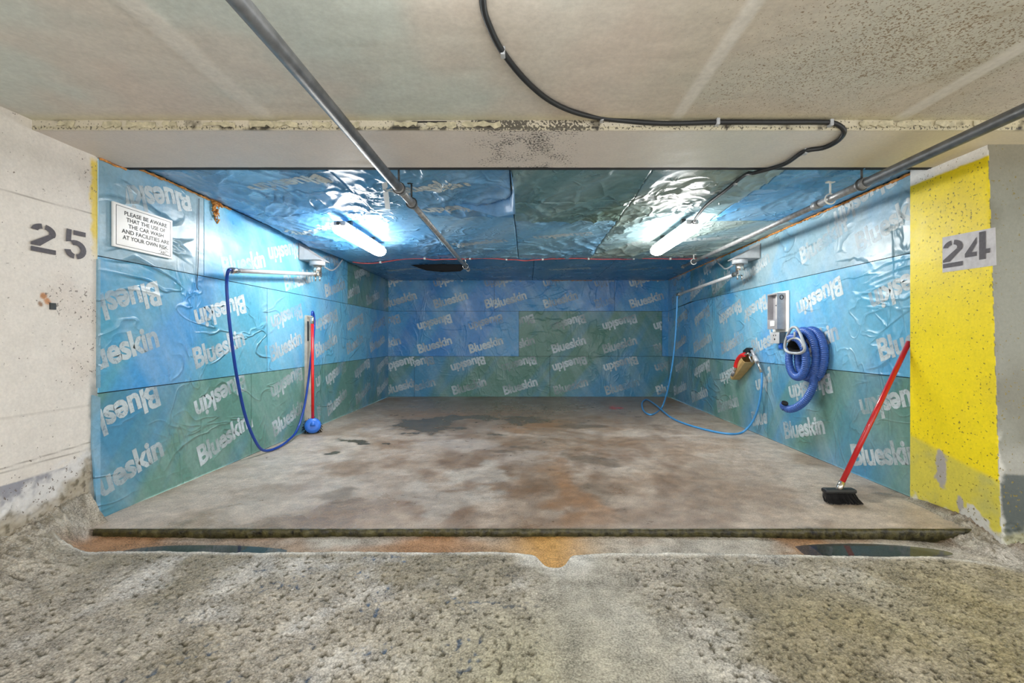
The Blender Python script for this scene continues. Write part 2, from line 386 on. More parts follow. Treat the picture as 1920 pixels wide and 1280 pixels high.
# ------------------------------------------------------------------ garage floor with gutter
def gf(u, v):
    X, Y = u, v
    base = -.020 - .06 * sst(2.0, 2.75, X) - .010 * sst(.5, 2.0, X)
    n1 = fbm(u * 1.5, v * 1.5, 31); n2 = fbm(u * 6, v * 6, 32)
    gl = 2.375 + .012 * pn(u * 2.2, u * 0 + .5, 33) + .02 * pn(u * .8, u * 0 + 2.5, 34)
    notch = np.exp(-((X - .135) / .075) ** 4)
    nb = np.exp(-((X - .135) / .17) ** 2)
    gl = gl - .115 * notch - .035 * nb
    ends = sst(-2.56, -2.42, X) * sst(2.62, 2.3, X)
    g = sst(gl - .012, gl + .03, Y) * ends
    dep = .016 + .006 * sst(1.3, 1.7, X) * sst(2.4, 2.1, X) + .01 * np.exp(-((X + 1.75) / .45) ** 2) + .012 * nb * sst(2.62, 2.4, Y) + .022 * notch * sst(2.40, 2.29, Y)
    rim = np.exp(-((Y - gl + .012) / .016) ** 2) * ends
    Z = base - dep * g + .006 * rim * (.6 + n2)
    Z = Z + .012 * n1 * (1 - g)
    # rubble fillets at left wall and pillar foot
    fh = .12 + .09 * sst(2.15, 2.68, Y); fw = .48 - .37 * sst(2.2, 2.62, Y) + .06 * n2
    fill = fh * sst(0, 1, 1 - (X + 2.61) / fw) * sst(2.775, 2.70, Y)
    Z = Z + fill
    fr = sst(2.34, 2.6, X + .05 * n2) * sst(2.36, 2.6, Y) * .075 + sst(2.40, 2.62, X + .1 * n2 - .06 * sst(2.6, 3.0, Y)) * sst(2.5, 2.75, Y) * .05
    Z = Z + fr
    # smooth cement patch round the drain notch running towards the camera
    sm = np.exp(-((X - .22 - .16 * (2.35 - Y)) / (.20 + .10 * (2.35 - Y).clip(0))) ** 4) * sst(2.6, 2.3, Y)
    sm = np.maximum(sm, sst(-.1, .3, n1 + (X - 1.9) * .25) * sst(1.3, 2.2, X) * .6)
    rough = (1 - g) * (1 - .88 * sm) * (1 - .8 * rim)
    pit1 = sst(.22, .62, pn(u * 38, v * 38, 35) + .4 * pn(u * 83, v * 83, 36))
    pit2 = sst(.05, .5, pn(u * 72, v * 72, 37))
    amp = .55 + .8 * sst(-.3, .3, fbm(u * .9, v * .9, 38))
    Z = Z - rough * amp * (.0075 * pit1 + .0045 * pit2) + rough * .0045 * pn(u * 60, v * 60, 39) + .0006 * n2
    rub = np.clip(fill / .1 + fr / .06, 0, 1)
    Z = Z + rub * (.010 * pn(u * 24, v * 24, 41) + .012 * pn(u * 52, v * 52, 42))
    # colours, darker down in the pits
    c = np.broadcast_to(arr((176, 169, 156)), u.shape + (3,)).copy()
    c = mixc(c, arr((150, 142, 124)), sst(-.1, .35, n1))
    c = mixc(c, arr((208, 206, 202)), sst(.05, .35, fbm(u * 2.1, v * 2.1, 43)) * .6)
    c = mixc(c, arr((160, 146, 92)), sst(.7, 1.9, X + .5 * n1) * sst(2.42, 1.9, Y + .3 * n1) * .7)
    c = mixc(c, arr((150, 146, 104)), np.exp(-((X - .1) / .5) ** 2) * sst(2.2, 1.5, Y) * .55)
    c = mixc(c, arr((178, 174, 162)), sm * .6)
    c = mixc(c, arr((80, 75, 56)), rough * (pit1 * .85 + pit2 * .2).clip(0, 1))
    blue = rough * pit1 * sst(.25, .4, pn(u * 7, v * 7, 44)) * np.exp(-((X + .75) / .6) ** 2)
    c = mixc(c, arr((92, 128, 170)), blue * .7)
    gold = g * np.maximum(np.exp(-((X - .12) / .26) ** 2), .0)
    orange = g * np.clip(sst(-1.75, -2.25, X + .3 * n1) + .55 * sst(-.05, .3, n1) + .5 * np.exp(-((X + .55) / .3) ** 2) + .4 * sst(1.1, 1.6, X) * sst(-.2, .2, n1), 0, 1)
    c = mixc(c, arr((196, 190, 180)), g * .9)
    c = mixc(c, arr((168, 112, 54)), orange * .8)
    c = mixc(c, arr((198, 148, 70)), gold * .9)
    c = mixc(c, arr((132, 86, 30)), g * notch * sst(2.31, 2.25, Y) * .8)
    c = mixc(c, arr((78, 74, 40)), g * sst(2.598, 2.612, Y + .02 * n2) * .8)
    c = mixc(c, arr((112, 108, 98)), g * np.maximum(np.exp(-((X + 1.75) / .38) ** 4), 0) * sst(2.56, 2.46, Y) * .75)
    white = (rim * .9 + .8 * np.exp(-((np.abs(X - .135) - .12) / .06) ** 2) * sst(2.20, 2.28, Y) * (1 - g)).clip(0, 1)
    c = mixc(c, arr((214, 212, 204)), white * sst(-.45, .0, n2 + .15))
    c = mixc(c, arr((172, 164, 148)), rub * .7); c = mixc(c, arr((110, 100, 78)), rub * sst(.0, .4, pn(u * 24, v * 24, 45)) * .6)
    c = mixc(c, arr((104, 74, 46)), sst(2.2, 2.45, X) * sst(2.4, 2.6, Y) * sst(-.3, .2, n1 + n2) * .65)
    wet = np.clip(.55 + .5 * n1 + g * .8 - rub * .5 + sm * .0, 0, 1)
    return X, Y, Z, {'Col': c, 'wet': wet, 'speck': .35 * rough}
gu = [-2.66] + frange(-2.64, 3.2, .0055) + frange(3.4, 4.6, .4)
gv = frange(-1.2, 1.2, .4) + frange(1.3, 2.78, .0052) + [2.9, 3.0, 3.1]
gfloor = grid('floor_garage', gu, gv, gf, 'garage_floor'); tag(gfloor, 'pitted wet concrete drive aisle with shallow gutter', kind='structure')

def puddle(name, pts, z, label):
    bm = bmesh.new(); pts = [Vector((x, y, z)) for x, y in pts]
    pts = smooth_path(pts + [pts[0]], 5)[:-1]
    prism(bm, pts, Vector((0, 0, -.003))); o = from_bm(name, bm, 'water'); tag(o, label, 'puddle'); return o
puddle('puddle', [(1.45, 2.395), (1.7, 2.40), (2.0, 2.39), (2.25, 2.41), (2.22, 2.47), (1.95, 2.535), (1.6, 2.53), (1.4, 2.47)], -.0455, 'dark still puddle in the gutter near the yellow pillar')
puddle('puddle', [(-2.15, 2.395), (-1.9, 2.39), (-1.6, 2.39), (-1.35, 2.40), (-1.3, 2.45), (-1.6, 2.50), (-1.95, 2.50), (-2.15, 2.45)], -.0385, 'shallow grey puddle in the rusty gutter near the grey wall')

# ------------------------------------------------------------------ garage ceiling, beam soffit
ZC, ZS = 2.25, 2.20
def ceil_fn(u, v):
    X, Y = u, v; Z = ZC + .004 * fbm(u * 1.1, v * 1.1, 51) + 0 * u
    n1 = fbm(u * .9, v * .9, 52); n2 = fbm(u * 4, v * 4, 53)
    band = 0
    for bx, bw in ((-1.36, .06), (.78, .04), (1.95, .045)): band = np.maximum(band, sst(bw, bw * .6, np.abs(X - bx + .01 * n2)))
    rip = fbm(u * 3 + v * 2, v * 16, 54)
    Z = Z - .0022 * rip * (1 - band) - .004 * band
    c = np.broadcast_to(arr((206, 200, 190)), u.shape + (3,)).copy()
    c = mixc(c, arr((196, 206, 200)), sst(-.05, .25, n1) * .8)
    c = mixc(c, arr((208, 194, 182)), sst(.05, .3, -n1) * .6)
    tan = sst(.1, .9, X + .6 * n1) * .55; c = mixc(c, arr((188, 176, 156)), tan)
    c = mixc(c, arr((160, 144, 116)), sst(.9, 2.0, X) * sst(.06, .16, np.abs(pn(u * 1.7, v * 1.7, 55)) * 0 + .18 - np.abs(pn(u * 1.6 + n2 * .3, v * 1.6, 56))) * .35)
    c = mixc(c, arr((216, 212, 204)), band * .8)
    c = mixc(c, arr((202, 196, 160)), sst(2.3, 2.4, Y) * .6)
    sp = sst(.2, 1.1, X) * (.65 + 1.0 * n1).clip(0, 1) * (1 - band) + .05
    sp = np.maximum(sp, .8 * sst(1.0, 1.7, X) * sst(1.95, 1.6, Y) * (1 - band))
    return X, Y, Z, {'Col': c, 'wet': 0 * u + .1, 'speck': sp}
ceiling = grid('ceiling', frange(-2.62, 3.4, .02) + frange(3.8, 4.6, .4), frange(-1.0, 1.0, .5) + frange(1.1, 2.42, .02), ceil_fn, 'ceiling_paint', None, True)
tag(ceiling, 'off-white painted concrete garage ceiling', kind='structure')
def sof_fn(u, v):   # v: 0..0.05 is the upright face, the rest the soffit
    n1 = fbm(u * 1.2, v * 3, 61); n2 = fbm(u * 7, v * 7, 62)
    up = v < .0501
    Y = np.where(up, 2.40 + .004 * n2, 2.40 + (v - .05)); Z = np.where(up, ZC + .004 - v * 1.08, ZS + .0015 * n2 + .003 * n1)
    c = np.broadcast_to(arr((216, 208, 200)), u.shape + (3,)).copy()
    c = mixc(c, arr((206, 212, 204)), sst(.3, 1.2, u) * sst(2.0, 1.0, u) * .7)
    c = mixc(c, arr((212, 198, 150)), sst(1.5, 2.2, u) * .6)
    edge = np.exp(-((v - .05) / .012) ** 2) + (v < .045) * .8
    c = mixc(c, arr((178, 170, 140)), edge * .7); c = mixc(c, arr((72, 66, 50)), edge * sst(.12, .3, n2 + .3 * n1) * .9)
    sp = 1.15 * np.exp(-((u - .0) / .33) ** 4) * (.75 + 1.2 * n2).clip(.2, 1) + .12 + .75 * edge
    return u, Y, Z, {'Col': c, 'wet': .2 + 0 * u, 'speck': sp}
beam = grid('ceiling_beam', frange(-2.615, 3.4, .012) + [4.0, 4.6], frange(0, .05, .01) + frange(.062, .58, .013), sof_fn, 'soffit_paint', None, True)
tag(beam, 'off-white beam soffit with black mould specks above the bay opening', kind='structure')
box('beam_back', (-2.61, 2.93, ZS + .002), (XR, 2.98, 2.40), 'dark', beam)
# flaked plaster pieces along the beam arris
M['plaster'] = plain('old_plaster', (192, 184, 156), .8, 0, .2, 30, .5)
for i in range(16):
    x = -2.45 + .19 * i + random.uniform(-.05, .05) if i < 12 else 1.75 + .2 * (i - 12); L = random.uniform(.06, .24); k = 7; bm = bmesh.new()
    top = [Vector((x + L * t / k, 2.397, ZC - .004 - random.random() * .014)) for t in range(k + 1)]; bot = [Vector((x + L * t / k + random.uniform(-.008, .008), 2.397, ZC - .026 - random.random() * .022)) for t in range(k, -1, -1)]
    prism(bm, top + bot, Vector((0, -random.uniform(.003, .008), 0))); from_bm('plaster_flake', bm, 'plaster', beam)

# ------------------------------------------------------------------ walls (substrate)
def lw_fn(u, v):   # u=Y, v=Z
    Y, Z = u, v; n1 = fbm(u * 2, v * 2, 71); n2 = fbm(u * 9, v * 9, 72); n3 = fbm(u * 26, v * 26, 73)
    low = sst(.34, .22, Z + .07 * n2 - .16 * sst(2.55, 2.75, Y))
    X = XL + .002 * n2 + low * (.010 * n3 + .006 * n2)
    c = np.broadcast_to(arr((222, 216, 208)), u.shape + (3,)).copy()
    c = mixc(c, arr((208, 198, 188)), sst(0, .4, n1) * .7)
    for zl, sl in ((1.84, .02), (.70, .0), (.435, .02), (.46, .06)):
        c = mixc(c, arr((128, 118, 106)), np.exp(-((Z - zl - sl * (Y - 2.4)) / .0028) ** 2) * .75)
    band = sst(.372, .366, Z - .02 * (Y - 2.4)) * sst(2.72, 2.68, Y + .02 * n2); c = mixc(c, arr((150, 150, 158)), band)
    chip = sst(.33, .27, Z + .10 * n2 + .05 * n3 - .12 * sst(2.3, 2.7, Y)); c = mixc(c, arr((216, 214, 212)), chip)
    rub = sst(.25, .14, Z + .09 * n2 - .15 * sst(2.45, 2.72, Y)); c = mixc(c, arr((170, 160, 142)), rub); c = mixc(c, arr((96, 88, 68)), rub * sst(.05, .3, n3) * .8)
    yel = sst(2.715, 2.735, Y + .03 * n2 + .01 * n3) * sst(1.55, 1.75, Z + .1 * n2) * sst(2.2, 2.15, Z); c = mixc(c, arr((224, 196, 46)), yel * .9)
    ed = sst(2.705, 2.73, Y + .03 * n2) * sst(1.0, .7, Z + .2 * n2); c = mixc(c, arr((134, 144, 146)), ed * .8)
    spk = .42 + .5 * sst(0, .3, n1)
    for (yy, zz, r, colr) in ((2.455, 1.33, .016, (186, 130, 86)), (2.475, 1.30, .018, (196, 140, 96)), (2.44, 1.285, .014, (150, 120, 96))):
        c = mixc(c, arr(colr), sst(r * 1.3, r * .7, np.sqrt((Y - yy) ** 2 + (Z - zz) ** 2) + .012 * n3))
    return X, Y, Z, {'Col': c, 'wet': .2 + 0 * u, 'speck': spk * .75}
wall_left = grid('wall_left', [-1.2, 0, 1, 1.9] + frange(2.0, 2.765, .0062), frange(-.1, 2.262, .0068), lw_fn, 'concrete_wall')
tag(wall_left, 'white painted concrete wall with grey base', kind='structure')
p = PX(98, 574, XL); box('steel_patch', (XL - .01, p.y - .016, p.z - .018), (XL + .006, p.y + .016, p.z + .018), 'darksteel', wall_left)

wlb = box('wall_left_bay', (XL - .12, 2.765, -.1), (XL - .004, YB + .1, 2.36), 'dark'); tag(wlb, 'left bay wall clad in printed membrane', kind='structure')
wrb = box('wall_right_bay', (XR + .004, 3.06, -.1), (XR + .15, YB + .1, 2.36), 'dark'); tag(wrb, 'right bay wall clad in printed membrane', kind='structure')
wb = box('wall_back', (XL - .12, YB + .004, -.1), (XR + .15, YB + .12, 2.36), 'dark'); tag(wb, 'back bay wall clad in printed membrane', kind='structure')

# pillar: yellow inner face + grey front face, one surface
def pil_fn(u, v):   # u<0: inner face, distance from the arris; u>0 front face
    Z = v; n1 = fbm(u * 2, v * 2, 81); n2 = fbm(u * 9, v * 9, 82); n3 = fbm(u * 26, v * 26, 83)
    bat = .0 + .035 * (Z - 1.1) / 1.1
    X = np.where(u < 0, XP + .0, XP + u); Y = np.where(u < 0, 2.55 + bat * (1 + u / .56) - u, 2.55 + bat)
    rag = np.exp(-(u / .012) ** 2) * .012 * np.abs(n3 + .4 * n2); X = X + np.where(u <= 0, rag, 0); Y = Y + np.where(u > 0, rag, 0)
    low = sst(.12, .0, Z + .06 * n2); X = X + np.where(u < 0, low * .008 * n3, 0); Y = Y + np.where(u > 0, low * .02 * n3, 0)
    yel = u < .006 * n2
    c = np.broadcast_to(arr((248, 224, 16)), u.shape + (3,)).copy()
    c = mixc(c, arr((228, 204, 40)), sst(0, .4, n1) * .6)
    top = sst(2.135, 2.145, Z + .012 * n2); c = mixc(c, arr((232, 230, 226)), top)
    dl = .34 - .18 * (.0 - u) / .56 + .12
    dirty = sst(.02, -.02, Z - (.30 + .14 * (-u) / .56)) ; c = mixc(c, arr((206, 196, 84)), dirty * .8)
    c = mixc(c, arr((190, 186, 110)), dirty * sst(.0, .35, n1 + .5 * n2) * .7)
    pe = np.maximum(blob(u, Z, -.34, .27, .05, .10, 1.2 * n2, .2), blob(u, Z, -.22, .08, .025, .07, 1.2 * n2, .2)); c = mixc(c, arr((164, 160, 166)), pe * .9)
    chip = np.maximum(sst(.06, .02, Z + .10 * n2 + .02), blob(u, Z, -.16, -.0, .11, .10, .9 * n2, .15)); c = mixc(c, arr((204, 202, 194)), chip)
    wb_ = sst(-.415, -.405, u + .004 * n2) * sst(-.025, -.035, -u * -1.0) * 0
    g = np.broadcast_to(arr((128, 130, 118)), u.shape + (3,)).copy()
    g = mixc(g, arr((112, 112, 98)), sst(0, .35, n1)); g = mixc(g, arr((128, 118, 96)), sst(1.85, 2.2, Z) * .5)
    g = mixc(g, arr((172, 172, 166)), sst(.55, .42, Z) * .5)
    g = mixc(g, arr((66, 76, 74)), sst(.35, .335, Z + .02 * n2) * .95); g = mixc(g, arr((158, 158, 130)), sst(.06, .0, Z + .10 * n2))
    g = mixc(g, arr((206, 206, 198)), sst(.03, .0, u + .05 * n2 + .02 * n3) * sst(.62, .5, Z) * .8)
    c = np.where(yel[..., None], c, g)
    # white panel under the stencil number
    return X, Y, Z, {'Col': c, 'wet': .25 + 0 * u, 'speck': .6 + .3 * n1}
pillar = grid('wall_right', frange(-.56, 0, .0068) + frange(.006, .75, .0068) + [1.5, 2.0], frange(-.16, 2.262, .0068), pil_fn, 'pillar_paint', None, True)
tag(pillar, 'concrete pillar with bright yellow inner face and grey front', kind='structure')
box('pillar_core', (XP + .012, 3.1, -.1), (XR + .2, 3.11, 2.26), 'dark', pillar)
wpan = [(1767, 445), (1866, 426), (1868, 497), (1767, 511)]
bm = bmesh.new(); prism(bm, [PX(x, y, XP - .0015) for x, y in wpan], Vector((.0012, 0, 0))); from_bm('white_panel', bm, 'panelwhite', pillar)

# ------------------------------------------------------------------ membrane sheets
def wallmap(side, u, z, off):
    if side == 'left': return Vector((XL + off, u, z))
    if side == 'right': return Vector((XR - off, u, z))
    return Vector((u, YB - off, z))
PAR = {'left': wlb, 'right': wrb, 'back': wb}
RD = {'left': 1, 'right': -1, 'back': 1}
def inset(poly, d):
    cx = sum(p[0] for p in poly) / len(poly); cz = sum(p[1] for p in poly) / len(poly)
    return [(p[0] + (d if p[0] < cx else -d), p[1] + (d if p[1] < cz else -d)) for p in poly]
def sheet(side, poly, mat, words=(), faint=(), tilt=16.5, lw=.655, lh=.175):
    """words: (u, z, flipped)"""
    poly = inset(poly, .0030); t = .004 + .002 * random.random()
    bm = bmesh.new(); prism(bm, [wallmap(side, u, z, -.004) for u, z in poly], wallmap(side, 0, 0, t) - wallmap(side, 0, 0, -.004))
    o = from_bm('membrane_sheet', bm, mat + '_' + side, PAR[side])
    for lst, pm, nm in ((words, 'print', 'printed_lettering'), (faint, 'print_faint', 'faded_lettering')):
        if not lst: continue
        dst = bmesh.new()
        for (u, z, fl) in lst:
            src = text_bm('Blueskin', lw, lh, .036, .96)
            a = math.radians(tilt + (180 if fl else 0)); r = RD[side]
            bmx = bmesh.new()
            merge(bmx, src, lambda co: Vector((u + r * (co.x * math.cos(a) - co.y * math.sin(a)), z + co.x * math.sin(a) + co.y * math.cos(a), 0)))
            n = len(poly)
            cu = sum(p[0] for p in poly) / n; cz = sum(p[1] for p in poly) / n
            for i in range(n):
                p0, p1 = poly[i], poly[(i + 1) % n]
                nx, nz = p1[1] - p0[1], -(p1[0] - p0[0])
                if nx * (cu - p0[0]) + nz * (cz - p0[1]) > 0: nx, nz = -nx, -nz
                bmesh.ops.bisect_plane(bmx, geom=bmx.verts[:] + bmx.edges[:] + bmx.faces[:], plane_co=(p0[0], p0[1], 0), plane_no=(nx, nz, 0), clear_outer=True)
            bmx.verts.index_update()
            merge(dst, bmx, lambda co: wallmap(side, co.x, co.y, t + .0014))
        if len(dst.faces): from_bm(nm, dst, pm, o)
        else: dst.free()
    return o
def rowtext(u0, u1, ph, z, fl, sp=.962):
    k0 = math.floor((u0 - ph) / sp) - 1; out = []
    for k in range(k0, k0 + 12):
        u = ph + k * sp
        if u0 - .36 < u < u1 + .36: out.append((u, z, fl))
    return out
def bx(px): return (px - CX) * YB / FPX
# back wall: three rows
B = [XL, XR]
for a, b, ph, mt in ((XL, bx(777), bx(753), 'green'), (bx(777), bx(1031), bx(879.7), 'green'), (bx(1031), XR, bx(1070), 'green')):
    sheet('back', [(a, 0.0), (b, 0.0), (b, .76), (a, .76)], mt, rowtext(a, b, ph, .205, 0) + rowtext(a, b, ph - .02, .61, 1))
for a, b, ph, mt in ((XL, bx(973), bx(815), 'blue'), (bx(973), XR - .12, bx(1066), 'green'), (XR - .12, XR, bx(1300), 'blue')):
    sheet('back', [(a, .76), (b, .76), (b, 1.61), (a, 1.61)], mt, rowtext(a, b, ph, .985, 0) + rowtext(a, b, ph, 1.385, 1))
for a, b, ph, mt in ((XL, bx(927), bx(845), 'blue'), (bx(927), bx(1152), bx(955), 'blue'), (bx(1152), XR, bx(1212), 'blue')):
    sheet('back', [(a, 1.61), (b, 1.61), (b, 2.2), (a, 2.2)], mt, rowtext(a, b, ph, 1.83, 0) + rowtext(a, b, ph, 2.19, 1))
# left wall
zt = lambda Y: 2.25 + (2.19 - 2.25) * (Y - 2.93) / (YB - 2.93)
Y0 = 2.765
def ly(px): return XL * FPX / (px - CX)
for a, b, ph, mt in ((Y0, ly(470), 2.93, 'green'), (ly(470), ly(600), 4.98, 'green'), (ly(600), YB, 6.25, 'green')):
    sheet('left', [(a, -.02 if a < 2.8 else 0), (b, 0), (b, .765), (a, .765)], mt, rowtext(a, b, ph, .25, 0, .99) + rowtext(a, b, ph - .03, .615, 1, .99))
for a, b, ph, mt in ((Y0, ly(500), 2.89, 'teal'), (ly(500), ly(706), 4.93, 'blue'), (ly(706), YB, 8.0, 'blue')):
    sheet('left', [(a, .765), (b, .765), (b, 1.60), (a, 1.60)], mt, rowtext(a, b, ph, 1.03, 0, .98) + rowtext(a, b, ph + .02, 1.33, 1, .98))
a, b = Y0, ly(381)
sheet('left', [(a, 1.60), (b, 1.60), (b, zt(b)), (2.95, zt(2.95)), (2.95, 2.197), (a, 2.197)], 'silver', (), [(3.2, 2.08, 1)])
a, b = ly(381), ly(651)
sheet('left', [(a, 1.60), (b, 1.60), (b, zt(b)), (a, zt(a))], 'blue', [(6.18, 1.80, 0), (4.9, 2.02, 1), (5.95, 2.1, 1)], [(4.2, 1.80, 0), (5.2, 1.78, 0)])
sheet('left', [(b, 1.60), (YB, 1.60), (YB, zt(YB)), (b, zt(b))], 'green', [(6.75, 1.80, 0), (7.7, 1.80, 0), (7.2, 2.12, 1), (8.6, 1.80, 0)])
# right wall
def ry(px): return XR * FPX / (px - CX)
YP = 3.08
s1 = lambda Y: 1.69 if Y < 7.4 else 1.69 - .08 * (Y - 7.4) / (YB - 7.4)
s2 = lambda Y: .826 if Y < 6.2 else .826 - .066 * (Y - 6.2) / (YB - 6.2)
def rsheet(a, b, row, mt, words, faint=()):
    lo, hi = [(lambda Y: 0.0, s2), (s2, s1), (s1, zt)][row]
    sheet('right', [(a, lo(a)), (b, lo(b)), (b, hi(b)), (a, hi(a))], mt, words, faint)
for a, b, ph, mt in ((YP, ry(1440), 3.4, 'green'), (ry(1440), ry(1290), 5.05, 'green'), (ry(1290), YB, 7.9, 'green')):
    rsheet(a, b, 0, mt, rowtext(a, b, ph, .24, 0, .98), rowtext(a, b, ph - .1, .62, 1, .98))
rsheet(YP, ry(1397), 1, 'blue', [(3.12, 1.10, 0), (4.2, 1.08, 0), (5.05, 1.08, 0), (5.35, 1.42, 1), (3.2, 1.46, 1)], [(4.15, 1.46, 1)])
rsheet(ry(1397), ry(1304), 1, 'blue', rowtext(5.55, 7.2, 5.9, 1.05, 0, .98) + rowtext(5.55, 7.2, 5.95, 1.42, 1, .98))
rsheet(ry(1304), YB, 1, 'blue', rowtext(7.2, 8.5, 7.9, 1.03, 0, .98) + rowtext(7.2, 8.5, 7.85, 1.42, 1, .98))
rsheet(YP, ry(1370), 2, 'silver', [(4.10, 1.98, 0), (5.3, 1.92, 0)], [(3.35, 1.95, 0), (3.6, 2.2, 1)])
rsheet(ry(1370), ry(1295), 2, 'green', [(6.2, 1.88, 0), (7.1, 1.87, 0)], [(6.5, 2.16, 1)])
rsheet(ry(1295), YB, 2, 'blue', [(8.0, 1.86, 0)], [(7.9, 2.15, 1)])
# folded membrane edge strip at the left wall's end and right-hand membrane returns
def strip(side, poly, mat, parent):
    bm = bmesh.new(); prism(bm, [wallmap(side, u, z, .0) for u, z in poly], wallmap(side, 0, 0, .012) - wallmap(side, 0, 0, 0)); return from_bm('membrane_edge', bm, mat + '_' + side, parent)
strip('left', [(2.745, .09), (2.772, .0), (2.772, .74), (2.725, .76), (2.722, .45), (2.735, .3)], 'silver', wlb)
strip('left', [(2.755, .8), (2.772, .8), (2.772, 1.58), (2.757, 1.58)], 'silver', wlb)

# ------------------------------------------------------------------ bay ceiling membranes
cslab = box('ceiling_bay', (XL - .1, 2.98, 2.285), (XR + .1, YB + .1, 2.40), 'dark'); tag(cslab, 'bay ceiling lined with wrinkled blue membrane', kind='structure')
def wr_h(X, Y):
    n = fbm(X * .7, Y * .7, 91)
    m = sst(-.25, .2, n) * sst(6.6, 5.9, Y) + .12
    wx, wy = X + .25 * fbm(X * 1.3, Y * 1.3, 92), Y + .25 * fbm(X * 1.3, Y * 1.3, 93)
    r1 = ridge(wx * 1.5 + wy * .5, wy * 1.1 - wx * .4, 94) ** 7
    r2 = ridge(wx * 2.8 - wy * 1.2, wy * 2.0 + wx * .8, 95) ** 6
    r3 = ridge(wx * 5.5 + wy * 2, wy * 3.2, 96) ** 4
    h = m * (.024 * r1 + .02 * r2 + .010 * r3 + .006 * ridge(wx * 11, wy * 6 + wx * 4, 97) ** 3) + .010 * (n + .4)
    # sag beside the left wall
    h = h + .085 * np.exp(-((X + 2.25) / .38) ** 2) * np.exp(-((Y - 5.4) / 1.3) ** 2)
    h = h + .03 * np.exp(-((X - .1) / .5) ** 2) * np.exp(-((Y - 3.9) / .5) ** 2)
    edge = sst(XL, XL + .12, X) * sst(XR, XR - .12, X) * sst(YB, YB - .15, Y)
    return h * edge
def zc(Y): return 2.262 + (2.20 - 2.262) * (Y - 2.93) / (YB - 2.93)
def csheet(x0, x1, y0, y1, mat, low=.0, words=()):
    def fn(u, v):
        X, Y = u, v
        ex = np.minimum(np.minimum(u - x0, x1 - u), np.minimum(v - y0, y1 - v))
        Z = zc(Y) - .008 - low - wr_h(X, Y) + .03 * (ex < .0001)
        return X, Y, Z, None
    o = grid('membrane_sheet', [x0] + frange(x0 + .002, x1 - .002, .0145) + [x1], [y0] + frange(y0 + .002, y1 - .002, .0145) + [y1], fn, mat, cslab, True)
    if words:
        dst = bmesh.new()
        for (x, y, ang) in words:
            src = text_bm('Blueskin', .66, .175, .036, .96)
            for k in range(-12, 13):
                for no in ((1, 0, 0), (0, 1, 0)):
                    bmesh.ops.bisect_plane(src, geom=src.verts[:] + src.edges[:] + src.faces[:], plane_co=Vector(no) * k * .028, plane_no=no)
            src.verts.index_update(); a = math.radians(ang)
            def put(co):
                X = x + co.x * math.cos(a) - co.y * math.sin(a); Y = y - (co.x * math.sin(a) + co.y * math.cos(a))
                return Vector((X, Y, zc(Y) - .0105 - low - float(wr_h(np.array([X]), np.array([Y]))[0])))
            merge(dst, src, put)
        from_bm('faded_lettering', dst, 'print_faint', o, True)
    return o
csheet(XL, -1.35, 2.95, 4.05, 'cblue', 0, [(-1.75, 3.35, 200)])
csheet(-1.345, -.12, 2.95, 4.2, 'cblue', .004, [(-.75, 3.4, 20), (-.6, 3.95, 200)])
csheet(XL, -1.0, 4.055, 6.28, 'cblue', 0, [(-2.1, 4.5, 20)])
csheet(-.995, -.12, 4.205, 6.28, 'clblue', .004, [(-.55, 5.3, 20)])
csheet(-.115, .86, 2.95, 3.72, 'cgreen')
csheet(-.115, .86, 3.725, 4.35, 'cgreen', .003)
csheet(-.115, .86, 4.355, 6.28, 'clblue', 0, [(.4, 5.0, 200)])
csheet(.865, 1.75, 2.95, 6.28, 'cgrey', .003, [(1.2, 3.6, 20), (1.5, 5.3, 200)])
csheet(1.755, XR, 2.95, 4.4, 'cblue')
csheet(1.755, XR, 4.405, 6.28, 'cgrey', .002, [(2.1, 5.1, 20)])
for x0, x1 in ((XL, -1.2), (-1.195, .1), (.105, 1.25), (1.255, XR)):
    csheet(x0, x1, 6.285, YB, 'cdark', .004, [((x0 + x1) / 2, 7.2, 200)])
# hanging torn flap by the centre seam, black sheet painting the shade of a torn gap further in
def curl(name, pts_top, drop, mat, n=9, curlx=.0):
    """sheet hanging from the polyline pts_top, pulled down by drop vector"""
    bm = bmesh.new(); rows = []
    for j in range(n):
        t = j / (n - 1); rows.append([bm.verts.new(Vector(p) + Vector(drop) * t * w + Vector((0, 0, -.05 * math.sin(t * PI) * w))) for p, w in pts_top])
    for a, b in zip(rows, rows[1:]):
        for i in range(len(a) - 1): bm.faces.new((a[i], a[i + 1], b[i + 1], b[i]))
    o = from_bm(name, bm, mat, cslab, True)
    s = o.modifiers.new('thick', 'SOLIDIFY'); s.thickness = .003; return o
curl('torn_flap', [(Vector((-.62, 3.82, 2.235)), .05), (Vector((-.45, 3.80, 2.235)), .45), (Vector((-.28, 3.76, 2.235)), .85), (Vector((-.14, 3.6, 2.24)), 1.0), (Vector((-.11, 3.35, 2.24)), .35), (Vector((-.11, 3.1, 2.245)), .02)], (.05, -.02, -.16), 'cblue')
curl('torn_gap_shade', [(Vector((-1.75, 6.82, 2.205)), .03), (Vector((-1.5, 6.78, 2.205)), .75), (Vector((-1.25, 6.75, 2.205)), 1.0), (Vector((-1.0, 6.78, 2.205)), .85), (Vector((-.88, 6.84, 2.205)), .05)], (0, .05, -.11), 'shadow')
tp = PZ(722, 336, 2.24); bm = bmesh.new()
pa, pb = PZ(720, 335, 2.232), PZ(727, 392, 2.205)
prism(bm, [pa + Vector((-.02, 0, 0)), pa + Vector((.02, 0, 0)), pb + Vector((.022, 0, 0)), pb + Vector((-.02, 0, 0))], Vector((0, 0, .002))); tag(from_bm('tape_strip', bm, 'tape'), 'white tape strip hanging from the blue membrane ceiling', 'tape')

